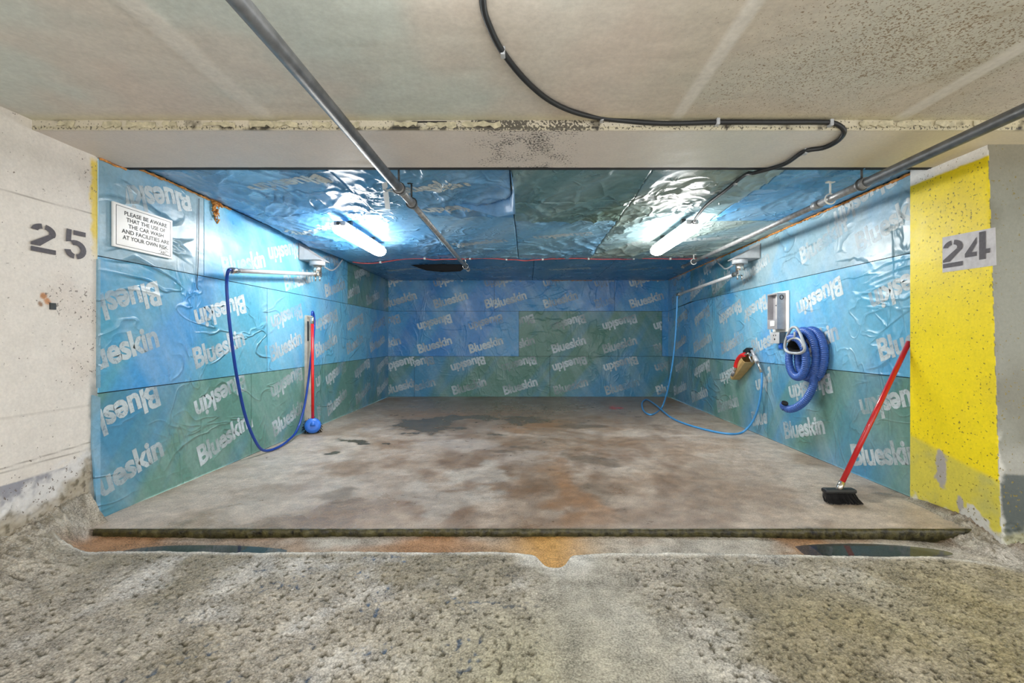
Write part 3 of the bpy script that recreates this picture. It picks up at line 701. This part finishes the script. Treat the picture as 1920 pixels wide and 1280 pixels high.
# orange foam beads along the wall tops
def foam(name, path, r, parent):
    path = resample(smooth_path(path, 4), .02); bm = bmesh.new()
    tube(bm, [p + Vector((random.uniform(-.003, .003), 0, random.uniform(-.004, .004))) for p in path], lambda i, n: r * random.uniform(.55, 1.35), 6); return from_bm(name, bm, 'foam', parent, True)
foam('foam_bead', [(XL + .008, 2.77, 2.192), (XL + .008, 2.95, 2.195)], .007, wlb)
foam('foam_bead', [(XL + .008, 2.98, 2.238), (XL + .008, 3.5, 2.238), (XL + .008, 4.0, 2.232)], .009, wlb)
foam('foam_bead', [(XR - .008, 3.1, 2.238), (XR - .008, 4.4, 2.228), (XR - .008, 6, 2.214), (XR - .008, 8.5, 2.192)], .010, wrb)
foam('foam_bead', [(bx(1030), YB - .012, 2.195), (bx(1110), YB - .012, 2.190)], .014, wb)
foam('foam_bead', [(bx(1180), YB - .012, 2.197), (bx(1245), YB - .012, 2.193)], .010, wb)
c0 = PX(407, 386, XL + .02)
bm = bmesh.new()
for i in range(34):
    t = random.random(); p0 = c0 + Vector((random.uniform(-.008, .012), random.gauss(-.02, .035) * (1 - .7 * t), .045 - .15 * t * t + random.uniform(-.02, .01)))
    tube(bm, [p0, p0 + Vector((random.uniform(-.01, .01), random.uniform(-.025, .025), random.uniform(-.03, .01))), p0 + Vector((random.uniform(-.01, .01), random.uniform(-.03, .03), -.03))], random.uniform(.003, .009), 5)
from_bm('foam_clump', bm, 'foam', wlb, True)

# ------------------------------------------------------------------ light fixtures
def fixture(x, y0, y1, ztop, mat, label):
    root = empty('strip_light', (x, (y0 + y1) / 2, ztop)); tag(root, label, 'light', 'vapour-tight strip lights')
    box('housing', (x - .055, y0, ztop - .045), (x + .055, y1, ztop), 'greysteel', root, .008)
    bm = bmesh.new(); prof = [(-.058, .022), (-.074, .004), (-.072, -.03), (-.052, -.056), (-.018, -.066), (.018, -.066), (.052, -.056), (.072, -.03), (.074, .004), (.058, .022)]
    ys = [y0 + .012, y0 + .03, y1 - .03, y1 - .012]; rings = []
    for j, y in enumerate(ys):
        k = .6 if j in (0, 3) else 1.0; rings.append([bm.verts.new((x + px_ * (.93 if k < 1 else 1), y, ztop - .05 + pz * k)) for px_, pz in prof])
    for a, b in zip(rings, rings[1:]):
        for i in range(9): bm.faces.new((a[i], a[i + 1], b[i + 1], b[i]))
    bm.faces.new(rings[0]); bm.faces.new(rings[-1][::-1]); bmesh.ops.recalc_face_normals(bm, faces=bm.faces[:])
    from_bm('diffuser', bm, mat, root, True)
    for y in (y0 + .2, (y0 + y1) / 2, y1 - .2):
        for s in (-1, 1): box('clip', (x + s * .054, y - .012, ztop - .05), (x + s * .079, y + .012, ztop - .02), 'chrome', root)
    for y in (y0 + .25, y1 - .25): box('mount_strap', (x - .02, y - .02, ztop - .002), (x + .02, y + .02, ztop + .07), 'darksteel', root)
    cyl('cable_gland', (x, y0 - .03, ztop - .03), (x, y0 + .005, ztop - .03), .016, 'darksteel', root, 12)
    return root
fixture(-1.70, 4.12, 5.28, 2.165, 'lens', 'lit white strip light nearest the swing arm with dark blue hose')
fixture(1.487, 4.08, 5.24, 2.165, 'lens', 'lit white strip light fed by the black cable')
fixture(-.12, .10, 1.285, 2.19, 'lens_garage', 'lit white strip light on the garage ceiling')

# ------------------------------------------------------------------ ceiling pipes
def pipe(name, x, z, y0, ya, yb, y1, label, hang):
    root = empty(name, (x, y0, z)); tag(root, label, 'pipe', 'steel pipes under the ceiling')
    cyl('pipe_section', (x, y0, z), (x, ya, z), .029, 'darkpipe', root)
    cyl('pipe_section', (x, ya, z), (x, yb, z), .026, 'steel', root)
    cyl('pipe_section', (x, yb, z), (x, y1, z), .022, 'steel', root)
    for y, r in ((ya, .035), (yb, .032)):
        cyl('coupling', (x, y - .035, z), (x, y + .035, z), r, 'steel', root)
    cyl('end_cap', (x, y1 - .01, z), (x, y1 + .03, z), .028, 'chrome', root)
    for y, mt in hang:
        h = empty('hanger', (x, y, z)); h.parent = root; h.matrix_parent_inverse = root.matrix_world.inverted(); bpy.context.view_layer.update()
        bm = bmesh.new(); ring = [Vector((x + .037 * math.cos(a), y, z + .037 * math.sin(a))) for a in [2 * PI * k / 16 for k in range(17)]]
        tube(bm, ring, .006, 6, False); from_bm('clamp_ring', bm, mt, h, True)
        top = zc(y) if y > 2.95 else (ZS if y > 2.4 else ZC)
        cyl('rod', (x, y, z + .035), (x, y, top), .007, mt, h, 8)
        box('beam_clip', (x - .028, y - .014, top - .03), (x + .028, y + .014, top - .018), mt, h)
    return root
M['darkpipe'] = plain('dull_grey_pipe', (112, 114, 116), .42, .3, .2, 16, .1)
pipe('ceiling_pipe', -.845, 2.09, -1.0, 3.02, 3.36, 6.55, 'grey steel pipe crossing the soffit beside the white tape strip', ((3.0, 'darksteel'), (3.33, 'darksteel'), (6.25, 'chrome'), (-.5, 'darksteel')))
pipe('ceiling_pipe', 2.20, 2.11, -1.0, 2.98, 3.45, 6.40, 'grey steel pipe running along the top of the yellow pillar', ((2.99, 'darksteel'), (3.3, 'white'), (6.0, 'white'), (-.5, 'darksteel')))

# ------------------------------------------------------------------ black cable, red wire
zcab = ZC - .013
pts = [(-.12, 1.30, 2.225), tuple(PZ(905, 2, zcab)), tuple(PZ(918, 50, zcab)), tuple(PZ(943, 98, zcab)), tuple(PZ(985, 150, zcab)), tuple(PZ(1030, 188, zcab)), tuple(PZ(1080, 211, zcab))]
yb_ = 2.385
pts += [tuple(P(1140, 223, yb_)), tuple(P(1240, 231, yb_)), tuple(P(1345, 229, yb_)), tuple(P(1450, 229, yb_)), tuple(P(1545, 229, yb_)), tuple(P(1570, 233, 2.38)), tuple(P(1583, 246, 2.40)), tuple(PZ(1572, 263, ZS - .014)), tuple(PZ(1545, 277, ZS - .014)),
        tuple(PZ(1508, 284, ZS - .014)), tuple(PZ(1470, 308, ZS - .014)), (1.50, 2.99, ZS - .012)]
pts += [(1.49, 3.1, 2.215), (1.49, 3.4, 2.21), (1.487, 3.75, 2.205), (1.487, 3.98, 2.165), (1.487, 4.046, 2.135)]
cab = empty('power_cable', pts[0]); tag(cab, 'thick black cable clipped across ceiling and soffit', 'cable')
pts = [Vector(p) for p in pts]
tubeo('cable', resample(smooth_path(pts, 8), .02), .0125, 'blackrubber', cab, 10)
for (x, y, d) in ((943, 98, None), (1128, 222, yb_), (1345, 229, yb_), (1557, 231, yb_), (1510, 284, 's'), (1440, 331, None)):
    c = PZ(x, y, zcab) if d is None and y < 200 else (PZ(x, y, ZS - .014) if d == 's' else (P(x, y, d) if d else Vector((1.49, 3.25, 2.212))))
    bm = bmesh.new(); add_box(bm, c + Vector((-.009, -.017, -.017)), c + Vector((.009, .017, .017)), .003); from_bm('cable_clip', bm, 'plasticgrey', cab)

wz = lambda y: zc(y) - .03
wp = []
for i in range(40):
    t = i / 39; x = -2.42 + t * 4.9; y = 6.32
    h = float(wr_h(np.array([x]), np.array([y]))[0])
    wp.append(Vector((x, y + .03 * math.sin(t * 17) - .05 * sst(.0, 1, np.array(t)), zc(y) - .02 - h - .008 * math.sin(t * 29))))
wire = empty('signal_wire', wp[0]); tag(wire, 'thin red wire strung across the bay ceiling between swing arms', 'wire')
tubeo('wire', smooth_path(wp, 3), .0075, 'redwire', wire, 8)
for k in (3, 8, 13, 17, 21, 26, 31, 35): box('wire_clip', wp[k] - Vector((.012, .02, .012)), wp[k] + Vector((.012, .02, .014)), 'white', wire)

# ------------------------------------------------------------------ wall swing arms
def boom(side, xw, piv, tip, label):
    s = 1 if side == 'left' else -1      # direction into the room
    root = empty('swing_arm', (xw, piv.y, piv.z)); tag(root, label, 'wash boom', 'wall-mounted wash swing arms')
    y = piv.y; zsh = piv.z + .16; zt_ = 2.185; x0 = xw + s * .012; x1 = piv.x + s * .09
    box('wall_plate', (x0, y - .12, zsh), (x0 + s * .008, y + .12, zt_), 'greysteel', root, .002)
    box('shelf', (x0, y - .12, zsh - .008), (x1, y + .12, zsh), 'greysteel', root, .002)
    for yy in (y - .12, y + .112):
        bm = bmesh.new(); prism(bm, [Vector((x0, yy, zsh)), Vector((x1, yy, zsh)), Vector((x0, yy, zt_ - .02))], Vector((0, .008, 0))); from_bm('gusset', bm, 'greysteel', root)
    cyl('swivel_drum', (piv.x, y, zsh - .06), (piv.x, y, zsh - .008), .085, 'plasticgrey', root, 24)
    cyl('swivel_neck', (piv.x, y, piv.z + .02), (piv.x, y, zsh - .06), .045, 'chrome', root, 18)
    box('swivel_block', (piv.x - .035, y - .04, piv.z - .03), (piv.x + .035, y + .04, piv.z + .03), 'chrome', root, .006)
    for k in (-1, 1): cyl('bolt', (piv.x + k * .025, y, piv.z - .08), (piv.x + k * .025, y, piv.z - .02), .009, 'chrome', root, 8)
    d = (tip - piv).normalized()
    cyl('arm_tube', piv, tip, .020, 'greysteel', root, 14); cyl('arm_sleeve', piv + d * .02, piv + d * .12, .028, 'chrome', root, 14)
    cyl('hose_fitting', tip - d * .06, tip + d * .03, .026, 'chrome', root, 12)
    for k in range(3): cyl('bolt', piv + d * (.14 + .03 * k), piv + d * (.145 + .03 * k) + Vector((0, 0, -.03)), .004, 'chrome', root, 6)
    # conduit lead from swivel to ceiling wire
    e = Vector((xw + s * .10, 6.2, zc(6.2) - .05))
    tubeo('lead', smooth_path([Vector((piv.x, y + .08, zsh - .03)), Vector((piv.x, y + .35, zsh - .06)), Vector((xw + s * .12, y + .65, zsh + .02)), e], 8), .010, 'plasticgrey', root, 8)
    return root
pL, tL = Vector((-2.44, 5.3, 1.845)), P(437, 507, 3.82)
boom('left', XL, pL, tL, 'grey steel swing arm holding the dark blue hose')
pR, tR = Vector((2.47, 5.28, 1.86)), P(1272, 552, 6.7)
boom('right', XR, pR, tR, 'grey steel swing arm holding the light blue hose')

# ------------------------------------------------------------------ left hose and foam brush
def LP(x, y, X=-2.5): return PX(x, y, X)
hp = [tL + Vector((0, -.02, 0)), LP(428, 507, tL.x), LP(425, 530, -2.5), LP(427, 570), LP(432, 620), LP(443, 700), LP(460, 780), LP(480, 829)]
a = LP(496, 844); a.z = .03; hp.append(a)
a = LP(520, 844, -2.48); a.z = .014; hp.append(a)
a = LP(540, 830, -2.5); a.z = .03; hp.append(a)
hp += [LP(557, 806, -2.52), LP(570, 765, -2.53), LP(578, 715, -2.53), LP(583, 670, -2.53), LP(588, 630, -2.51), LP(589.5, 600, -2.51), LP(588, 588, -2.51), LP(585.5, 584, -2.50), LP(585, 592, -2.50)]
hs = tubeo('pressure_hose', resample(smooth_path(hp, 8), .02), .0125, 'bluehose', None, 10); tag(hs, 'dark blue hose drooping from swing arm to the red foam brush', 'hose')
by0, by1 = 5.325, 5.46
bd = empty('mounting_board', (XL, 5.4, .13)); tag(bd, 'narrow weathered wooden board screwed upright to the membrane wall', 'board')
box('board', (XL + .005, by0, .13), (XL + .035, by1, 1.37), 'wood', bd, .003)
box('clip_plate', (XL + .035, by0 + .005, 1.07), (XL + .042, by0 + .035, 1.30), 'darksteel', bd)
for z in (.3, .75, 1.2): cyl('screw', (XL + .03, by0 + .09, z), (XL + .039, by0 + .09, z), .006, 'chrome', bd, 8)
ht, hb = LP(585.5, 602, -2.50), LP(586.5, 792, -2.47)
br = empty('foam_brush', (hb.x, hb.y, .0)); tag(br, 'foam wash brush with red handle and round blue head', 'brush')
cyl('handle', ht, hb, .0165, 'red', br, 16); cyl('collar', ht + Vector((0, 0, .05)), ht - Vector((0, 0, .03)), .021, 'chrome', br, 14)
bc = LP(586.5, 797.5, -2.46); ax = Vector((.42, -.88, .2)).normalized()
bm = bmesh.new(); tube(bm, [bc - ax * .03, bc - ax * .01, bc + ax * .008, bc + ax * .018], lambda i, n: (.088, .088, .078, .05)[i], 28); from_bm('brush_head', bm, 'bluecap', br, True)
cyl('socket', hb + Vector((0, 0, .03)), bc + ax * .016 - Vector((0, 0, .01)), .022, 'bluecap', br, 12, .03)
bm = bmesh.new(); e1 = ax.cross(Vector((0, 0, 1))).normalized(); e2 = ax.cross(e1)
for i in range(260):
    a = random.uniform(0, 2 * PI); r = math.sqrt(random.random()) * .08
    b0 = bc - ax * .025 + e1 * math.cos(a) * r + e2 * math.sin(a) * r; b1 = b0 - ax * .05 + (e1 * math.cos(a) + e2 * math.sin(a)) * random.uniform(.01, .05) + Vector((0, 0, -.05 * random.random()))
    b1.z = max(b1.z, .004); b0.z = max(b0.z, .008); b1.x = max(b1.x, XL + .02); tube(bm, [b0, b1], .0028, 3)
tag(from_bm('bristles', bm, 'bristle', br), kind='stuff')

# ------------------------------------------------------------------ right hose, spray gun, holster
rp = [tR + Vector((0, .01, -.0)), P(1270, 556, 6.72), P(1269, 580, 6.72), P(1267, 620, 6.73), P(1263, 665, 6.77), P(1257, 705, 6.85), P(1250, 738, 7.0)]
for x, y in ((1240, 765), (1222, 777), (1207, 770), (1204, 755), (1213, 749), (1231, 760), (1256, 781), (1284, 794), (1326, 806), (1366, 813)):
    rp.append(PZ(x, y, .013 if x != 1231 else .03))
q = PZ(1392, 810, .02); rp.append(q)
rp += [PX(1411, 790, 2.57), PX(1422, 762, 2.59), PX(1428, 725, 2.59), PX(1428, 698, 2.59)]
hs = tubeo('pressure_hose', resample(smooth_path(rp, 8), .02), .0125, 'lighthose', None, 10); tag(hs, 'light blue hose looping over the floor to the spray gun', 'hose')
ho = empty('gun_holster', PX(1395, 690, XR)); tag(ho, 'tan tapered holster fixed slanting on the membrane wall', 'holster')
A, Bq = PX(1404, 671, 2.60), PX(1377.5, 708, 2.60)
dv = (Bq - A).normalized(); nv = Vector((-1, 0, 0)); sv = dv.cross(nv).normalized()
bm = bmesh.new(); rings = []
for t, w, dp in ((0, .062, .085), (.5, .052, .07), (1, .030, .05)):
    c = A.lerp(Bq, t); rings.append([bm.verts.new(c + sv * sx * w + nv * n_) for sx, n_ in ((-1, -.052), (1, -.052), (1, dp * .75), (.6, dp), (-.6, dp), (-1, dp * .75))])
for r0, r1 in zip(rings, rings[1:]):
    for k in range(6): bm.faces.new((r0[k], r0[(k + 1) % 6], r1[(k + 1) % 6], r1[k]))
bm.faces.new(rings[-1]); bmesh.ops.recalc_face_normals(bm, faces=bm.faces[:]); hb_ = from_bm('sleeve', bm, 'tan', ho)
sm_ = hb_.modifiers.new('t', 'SOLIDIFY'); sm_.thickness = .006
box('fixing_lug', A + Vector((-.0, -.03, .02)), A + Vector((.055, .03, .06)), 'chrome', ho)
gun = empty('spray_gun', PX(1408, 660, 2.57)); tag(gun, 'pressure washer gun with red grip and black trigger body', 'spray gun')
g0, g1 = PX(1413, 653, 2.56), PX(1403, 666, 2.56)
bm = bmesh.new(); prism(bm, [PX(x, y, 2.585) for x, y in ((1400, 657), (1407, 651.5), (1411.5, 652), (1412, 658), (1408, 661.5), (1403, 664.5), (1400, 662))], Vector((-.045, 0, 0))); from_bm('trigger_body', bm, 'blackrubber', gun)
tubeo('trigger_guard', smooth_path([PX(1404, 664, 2.56), PX(1406.5, 672, 2.56), PX(1410, 678, 2.56), PX(1412, 670, 2.56), PX(1410, 661, 2.56)], 6), .009, 'chrome', gun, 8)
tubeo('inlet_tube', [PX(1409.5, 657, 2.565), PX(1413, 664, 2.565), PX(1417, 672, 2.57)], .016, 'boxgrey', gun, 10)
tubeo('swivel_joint', [PX(1415, 669, 2.57), PX(1418, 675, 2.57), PX(1420, 679, 2.57)], .024, 'greysteel', gun, 12)
tubeo('hose_tail', [PX(1420, 679, 2.57), PX(1424, 687, 2.58), PX(1428, 698, 2.59)], .014, 'chrome', gun, 10)
tubeo('grip', smooth_path([PX(1396, 664.5, 2.52), PX(1389.5, 667, 2.52), PX(1384.5, 673, 2.52), PX(1381, 681, 2.52), PX(1379.5, 688, 2.52)], 6), .026, 'red', gun, 14)
tubeo('lance', smooth_path([PX(1404, 662, 2.54), PX(1396, 664.5, 2.52), PX(1389.5, 667, 2.52), PX(1384.5, 673, 2.52), PX(1381, 681, 2.52), PX(1378, 693, 2.52), PX(1375, 699, 2.53)], 6), .011, 'chrome', gun, 10)
tubeo('nozzle', [PX(1376.5, 695, 2.525), PX(1375, 699, 2.53), PX(1373, 703, 2.54)], .02, 'boxgrey', gun, 12)

# ------------------------------------------------------------------ control box and socket
cb = empty('control_box', (XR, 4.75, 1.18)); tag(cb, 'grey metal coin control box with recessed front on the right wall', 'control box')
yA, yB_, z0, z1 = 4.64, 4.83, 1.195, 1.565
xw, xf = XR - .008, 2.552
box('back_plate', (xw - .012, yA - .05, z0 - .03), (xw, yB_ + .06, z1 + .02), 'white', cb, .003)
bm = bmesh.new()
add_box(bm, (xf, yA, z0), (xw - .012, yA + .012, z1)); add_box(bm, (xf, yB_ - .01, z0), (xw - .012, yB_, z1))
add_box(bm, (xf + .0005, yA + .0122, z1 - .014), (xw - .013, yB_ - .0102, z1 - .0005)); add_box(bm, (xf + .0005, yA + .0122, z0 + .0005), (xw - .013, yB_ - .0102, z0 + .10)); add_box(bm, (xf + .058, yA + .0122, z0 + .1002), (xw - .013, yB_ - .0102, z1 - .0142))
from_bm('housing', bm, 'boxgrey', cb)
box('panel', (xf + .045, yA + .012, z0 + .10), (xf + .056, yA + .11, z1 - .014), 'boxface', cb)
box('display', (xf + .04, yA + .03, z1 - .08), (xf + .046, yA + .09, z1 - .03), 'white', cb, .002)
bm = bmesh.new(); prism(bm, [Vector((xf + .045, yA + .05, z1 - .14)), Vector((xf + .045, yA + .1, z1 - .125)), Vector((xf + .045, yA + .045, z1 - .11))], Vector((-.012, 0, 0))); from_bm('selector', bm, 'blackrubber', cb)
for i in range(2):
    for j in range(3): cyl('button', (xf + .046, yA + .035 + .03 * i, z0 + .14 + .03 * j), (xf + .036, yA + .035 + .03 * i, z0 + .14 + .03 * j), .009, 'plasticgrey', cb, 10)
box('coin_plate', (xf - .004, yA + .05, z0 + .03), (xf + .002, yA + .13, z0 + .085), 'white', cb, .002)
ring = [Vector((xf + .045 + .017 * math.cos(k * PI / 10), yA - .003, z1 - .045 + .022 * math.sin(k * PI / 10))) for k in range(21)]
tubeo('lock_ring', ring, .004, 'ink', cb, 6)
so = empty('socket_box', (XR, 4.72, 1.06)); tag(so, 'small grey socket outlet box below the control box', 'socket')
box('body', (2.585, 4.66, 1.05), (xw, 4.75, 1.160), 'darkpipe', so, .004)
box('cover', (2.578, 4.655, 1.045), (2.586, 4.82, 1.162), 'greysteel', so, .003)
for dy, dz, r in ((.05, .085, .007), (.09, .085, .007), (.07, .045, .011)): cyl('socket_hole', (2.580, 4.665 + dy, 1.045 + dz), (2.5765, 4.665 + dy, 1.045 + dz), r, 'ink', so, 10)
cyl('conduit', (2.625, 4.70, 1.16), (2.625, 4.70, 1.163), .03, 'boxgrey', so, 14); cyl('conduit', (2.615, 4.69, .99), (2.615, 4.69, 1.05), .02, 'bluecap', so, 12)

# ------------------------------------------------------------------ vacuum hose on its hanger
vc = Vector((2.545, 4.20, .955))
def loop(yc, zc_, ry_, rz_, x0, x1, a0, a1, n=26):
    return [Vector((x0 + (x1 - x0) * i / (n - 1), yc + ry_ * math.cos(a), zc_ + rz_ * math.sin(a))) for i in range(n) for a in [a0 + (a1 - a0) * i / (n - 1)]]
R_ = .036
path = loop(4.17, .95, .185, .225, 2.61, 2.605, math.radians(60), math.radians(-300), 30)
path += loop(4.19, .955, .165, .215, 2.60, 2.535, math.radians(52), math.radians(-300), 30)[1:]
path += loop(4.21, .925, .165, .185, 2.53, 2.46, math.radians(50), math.radians(-285), 30)[1:]
vh = empty('vacuum_hose', (2.6, 4.2, .42)); tag(vh, 'corrugated blue vacuum hose coiled on its wall hanger', 'hose')
def corr(i, n): return R_ * (1.0, .92, .80, .92)[i % 4]
bm = bmesh.new(); tube(bm, resample(path, .0042), corr, 16); from_bm('coil', bm, 'vachose', vh, True)
tail = [Vector((2.575, 4.03, .93)), Vector((2.575, 4.05, .82)), PX(1526, 705, 2.57), PX(1524, 725, 2.56), PX(1512, 748, 2.53), PX(1496, 762, 2.50), PX(1482, 767, 2.47), PX(1473, 765, 2.45)]
bm = bmesh.new(); tube(bm, resample(smooth_path(tail, 10), .0042), corr, 16); from_bm('tail', bm, 'vachose', vh, True)
e = tail[-1]; tubeo('end_cuff', smooth_path([e, PX(1469.5, 761, 2.44), PX(1471, 757, 2.44)], 5), .036, 'vachose', vh, 16)
tubeo('open_end', [PX(1471, 757, 2.44), PX(1472, 754.5, 2.44)], .029, 'shadow', vh, 16)
hg = empty('hose_hanger', (XR, 4.3, 1.0)); tag(hg, 'grey plastic triangular hose hanger holding the coiled vacuum hose', 'hanger')
Hx = 2.44
def H(x, y, dx=0): return PX(x, y, Hx + dx)
outer = [(1489, 613), (1494, 615), (1500, 625), (1506, 640), (1509, 652), (1506, 659), (1498, 662), (1488, 662), (1478, 660), (1472, 653), (1473, 640), (1478, 625), (1484, 615), (1489, 613)]
tubeo('frame', smooth_path([H(*p) for p in outer], 5), .0125, 'plasticgrey', hg, 10)
inner = [(1477, 641), (1483, 635.5), (1490, 634), (1498, 636), (1504, 643), (1506, 651)]
tubeo('cross_bar', smooth_path([H(*p) for p in inner], 5), .010, 'plasticgrey', hg, 10)
tubeo('strut', [H(1490, 634), H(1490, 628), H(1490, 622)], .009, 'plasticgrey', hg, 8)
bm = bmesh.new(); cup = [H(1475, 650), H(1478, 642), H(1484, 637), H(1491, 636), H(1498, 638), H(1504, 645), H(1506, 653), H(1500, 658.5), H(1489, 659.5), H(1479, 657.5)]
A_ = [bm.verts.new(p) for p in cup]; cen = sum(cup, Vector()) / len(cup)
B_ = [bm.verts.new(cen + (p - cen) * .7 + Vector((.10, .03, 0))) for p in cup]
for i in range(len(cup)): bm.faces.new((A_[i], A_[(i + 1) % len(cup)], B_[(i + 1) % len(cup)], B_[i]))
bm.faces.new(B_); from_bm('cup', bm, 'shadow', hg)
for x in (1482, 1497): tubeo('bracket_leg', [H(x, 661), H(x, 661) + Vector((.05, .0, -.01)), Vector((XR - .006, H(x, 661).y, H(x, 661).z - .01))], .009, 'plasticgrey', hg, 8)
box('wall_mount', (XR - .03, 4.20, .93), (XR - .006, 4.36, 1.12), 'plasticgrey', hg, .004)

# ------------------------------------------------------------------ broom leaning on the wall
bt = Vector((2.638, 3.14, 1.075)); bb = PZ(1577, 916, .10); bb = Vector((2.09, 3.04, .105))
bk = empty('broom', (bb.x, bb.y, 0)); tag(bk, 'red-handled push broom leaning against the bay wall', 'broom')
cyl('handle', bb, bt, .0165, 'darkred', bk, 16); cyl('ferrule', bb - (bt - bb).normalized() * .03, bb + (bt - bb).normalized() * .04, .02, 'chrome', bk, 14)
hx, hy = bb.x - .005, bb.y
bm = bmesh.new(); add_box(bm, (hx - .105, hy - .03, .068), (hx + .105, hy + .03, .098), .012)
for v in bm.verts: v.co.z += -.10 * (v.co.x - hx) * .0
from_bm('block', bm, 'blackrubber', bk)
bm = bmesh.new()
for i in range(520):
    fx = random.uniform(-1, 1); fy = random.uniform(-1, 1)
    b0 = Vector((hx + fx * .095, hy + fy * .024, .072)); b1 = Vector((hx + .028 + fx * .112 + random.uniform(-.006, .006), hy - .008 + fy * .035, random.uniform(.003, .008)))
    tube(bm, [b0, b0.lerp(b1, .5) + Vector((-.006, 0, 0)), b1], .0022, 3, False)
tag(from_bm('bristles', bm, 'bristle', bk), kind='stuff')

# ------------------------------------------------------------------ warning sign
sy0, sy1, sz0, sz1 = 2.845, 3.32, 1.677, 1.958
sg = empty('warning_sign', (XL, (sy0 + sy1) / 2, sz0)); tag(sg, 'white warning sign with black capitals on the membrane wall', 'sign')
xs_ = XL + .024
box('panel', (XL + .010, sy0, sz0), (xs_, sy1, sz1), 'sign', sg, .002)
bm = bmesh.new(); iy, iz, lw_ = .018, .015, .003
for a, b in (((sy0 + iy, sz0 + iz), (sy1 - iy, sz0 + iz + lw_)), ((sy0 + iy, sz1 - iz - lw_), (sy1 - iy, sz1 - iz)), ((sy0 + iy, sz0 + iz), (sy0 + iy + lw_, sz1 - iz)), ((sy1 - iy - lw_, sz0 + iz), (sy1 - iy, sz1 - iz))):
    add_box(bm, (xs_, a[0], a[1]), (xs_ + .0008, b[0], b[1]))
from_bm('border', bm, 'ink', sg)
mid = (sy0 + sy1) / 2
for s, w, z in (('PLEASE BE AWARE', .345, 1.905), ('THAT THE USE OF', .315, 1.866), ('THE CAR WASH', .285, 1.827), ('AND FACILITIES ARE', .385, 1.788), ('AT YOUR OWN RISK.', .37, 1.749)):
    dst = bmesh.new(); merge(dst, text_bm(s, w, .0275, .022, 1.0), lambda co: Vector((xs_ + .0008, mid + .012 + co.x, z + co.y))); from_bm('lettering', dst, 'ink', sg)
dst = bmesh.new(); merge(dst, text_bm('ABC', .055, .022, .0, 1.1), lambda co: Vector((xs_ + .0008, mid + .155 + co.x, 1.709 + co.y)))
add_box(dst, (xs_, mid + .11, 1.6955), (xs_ + .0008, mid + .205, 1.697)); from_bm('logo', dst, 'ink', sg)
tubeo('logo_roof', [Vector((xs_, mid + .115, 1.716)), Vector((xs_, mid + .15, 1.734)), Vector((xs_, mid + .165, 1.734)), Vector((xs_, mid + .20, 1.716))], .0012, 'ink', sg, 5)

# ------------------------------------------------------------------ stencil numbers
def arc(bm, cx, cy, rx, ry_, w, a0, a1, n=12):
    o = []; i_ = []
    for k in range(n + 1):
        a = math.radians(a0 + (a1 - a0) * k / n); o.append((cx + rx * math.cos(a), cy + ry_ * math.sin(a))); i_.append((cx + (rx - w) * math.cos(a), cy + (ry_ - w) * math.sin(a)))
    for k in range(n): bm.faces.new([bm.verts.new((p[0], p[1], 0)) for p in (o[k], o[k + 1], i_[k + 1], i_[k])])
def poly(bm, pts): bm.faces.new([bm.verts.new((x, y, 0)) for x, y in pts])
def dig2(bm):
    arc(bm, .31, .72, .31, .28, .17, 172, 100); arc(bm, .31, .72, .31, .28, .17, 80, -28)
    poly(bm, [(.575, .60), (.43, .66), (.0, .30), (.0, .215), (.22, .215)]); poly(bm, [(0, 0), (.62, 0), (.62, .16), (0, .16)])
def dig5(bm):
    poly(bm, [(.04, .55), (.18, .60), (.20, 1.0), (.06, 1.0)]); poly(bm, [(.25, .84), (.60, .84), (.60, 1.0), (.25, 1.0)])
    arc(bm, .31, .33, .31, .33, .17, 118, -82); arc(bm, .31, .33, .31, .33, .17, -100, -172)
def dig4(bm):
    poly(bm, [(.0, .16), (.36, .16), (.36, .32), (.20, .32), (.36, .62), (.36, .86), (.0, .30)]); poly(bm, [(.43, 0), (.62, 0), (.62, 1.0), (.43, 1.0)]); poly(bm, [(.62, .20), (.74, .20), (.74, .36), (.62, .36)])
def number(digs, parent, fn):
    for f, corners in digs:      # corners: wall points of the digit's left-bottom, right-bottom, left-top
        src = bmesh.new(); f(src); src.verts.index_update(); dst = bmesh.new()
        o, r, u = corners; merge(dst, src, lambda co: o + (r - o) * (co.x / .62) + (u - o) * co.y + fn)
        from_bm('stencil_digit', dst, 'stencil', parent)
Xs = XL + .006
def flat(a): return Vector((a.x, a.y, a.z))
number([(dig2, (PX(58, 469, Xs), PX(105, 478, Xs), PX(58, 414, Xs))), (dig5, (PX(121, 482, Xs), PX(162, 489, Xs), PX(121, 427, Xs)))], wall_left, Vector((0, 0, 0)))
Xp = XP - .004
number([(dig2, (PX(1768, 503, Xp), PX(1805, 497, Xp), PX(1768, 454, Xp))), (dig4, (PX(1809, 491, Xp), PX(1848, 485, Xp), PX(1809, 441, Xp)))], pillar, Vector((0, 0, 0)))

# thin cord hanging over the sheet seam by the sign, dark crack in the beam arris
cp = [PX(373, 372, XL + .012), PX(372.5, 440, XL + .012), PX(371, 505, XL + .012), PX(369, 535, XL + .014), PX(372, 544, XL + .016)]
tag(tubeo('hanging_cord', smooth_path(cp, 6), .0022, 'ink', None, 6), 'thin black cord hanging over the sheet seam beside the sign', 'cord')
box('crack', P(772, 227, 2.393), P(838, 230, 2.40), 'shadow', beam)
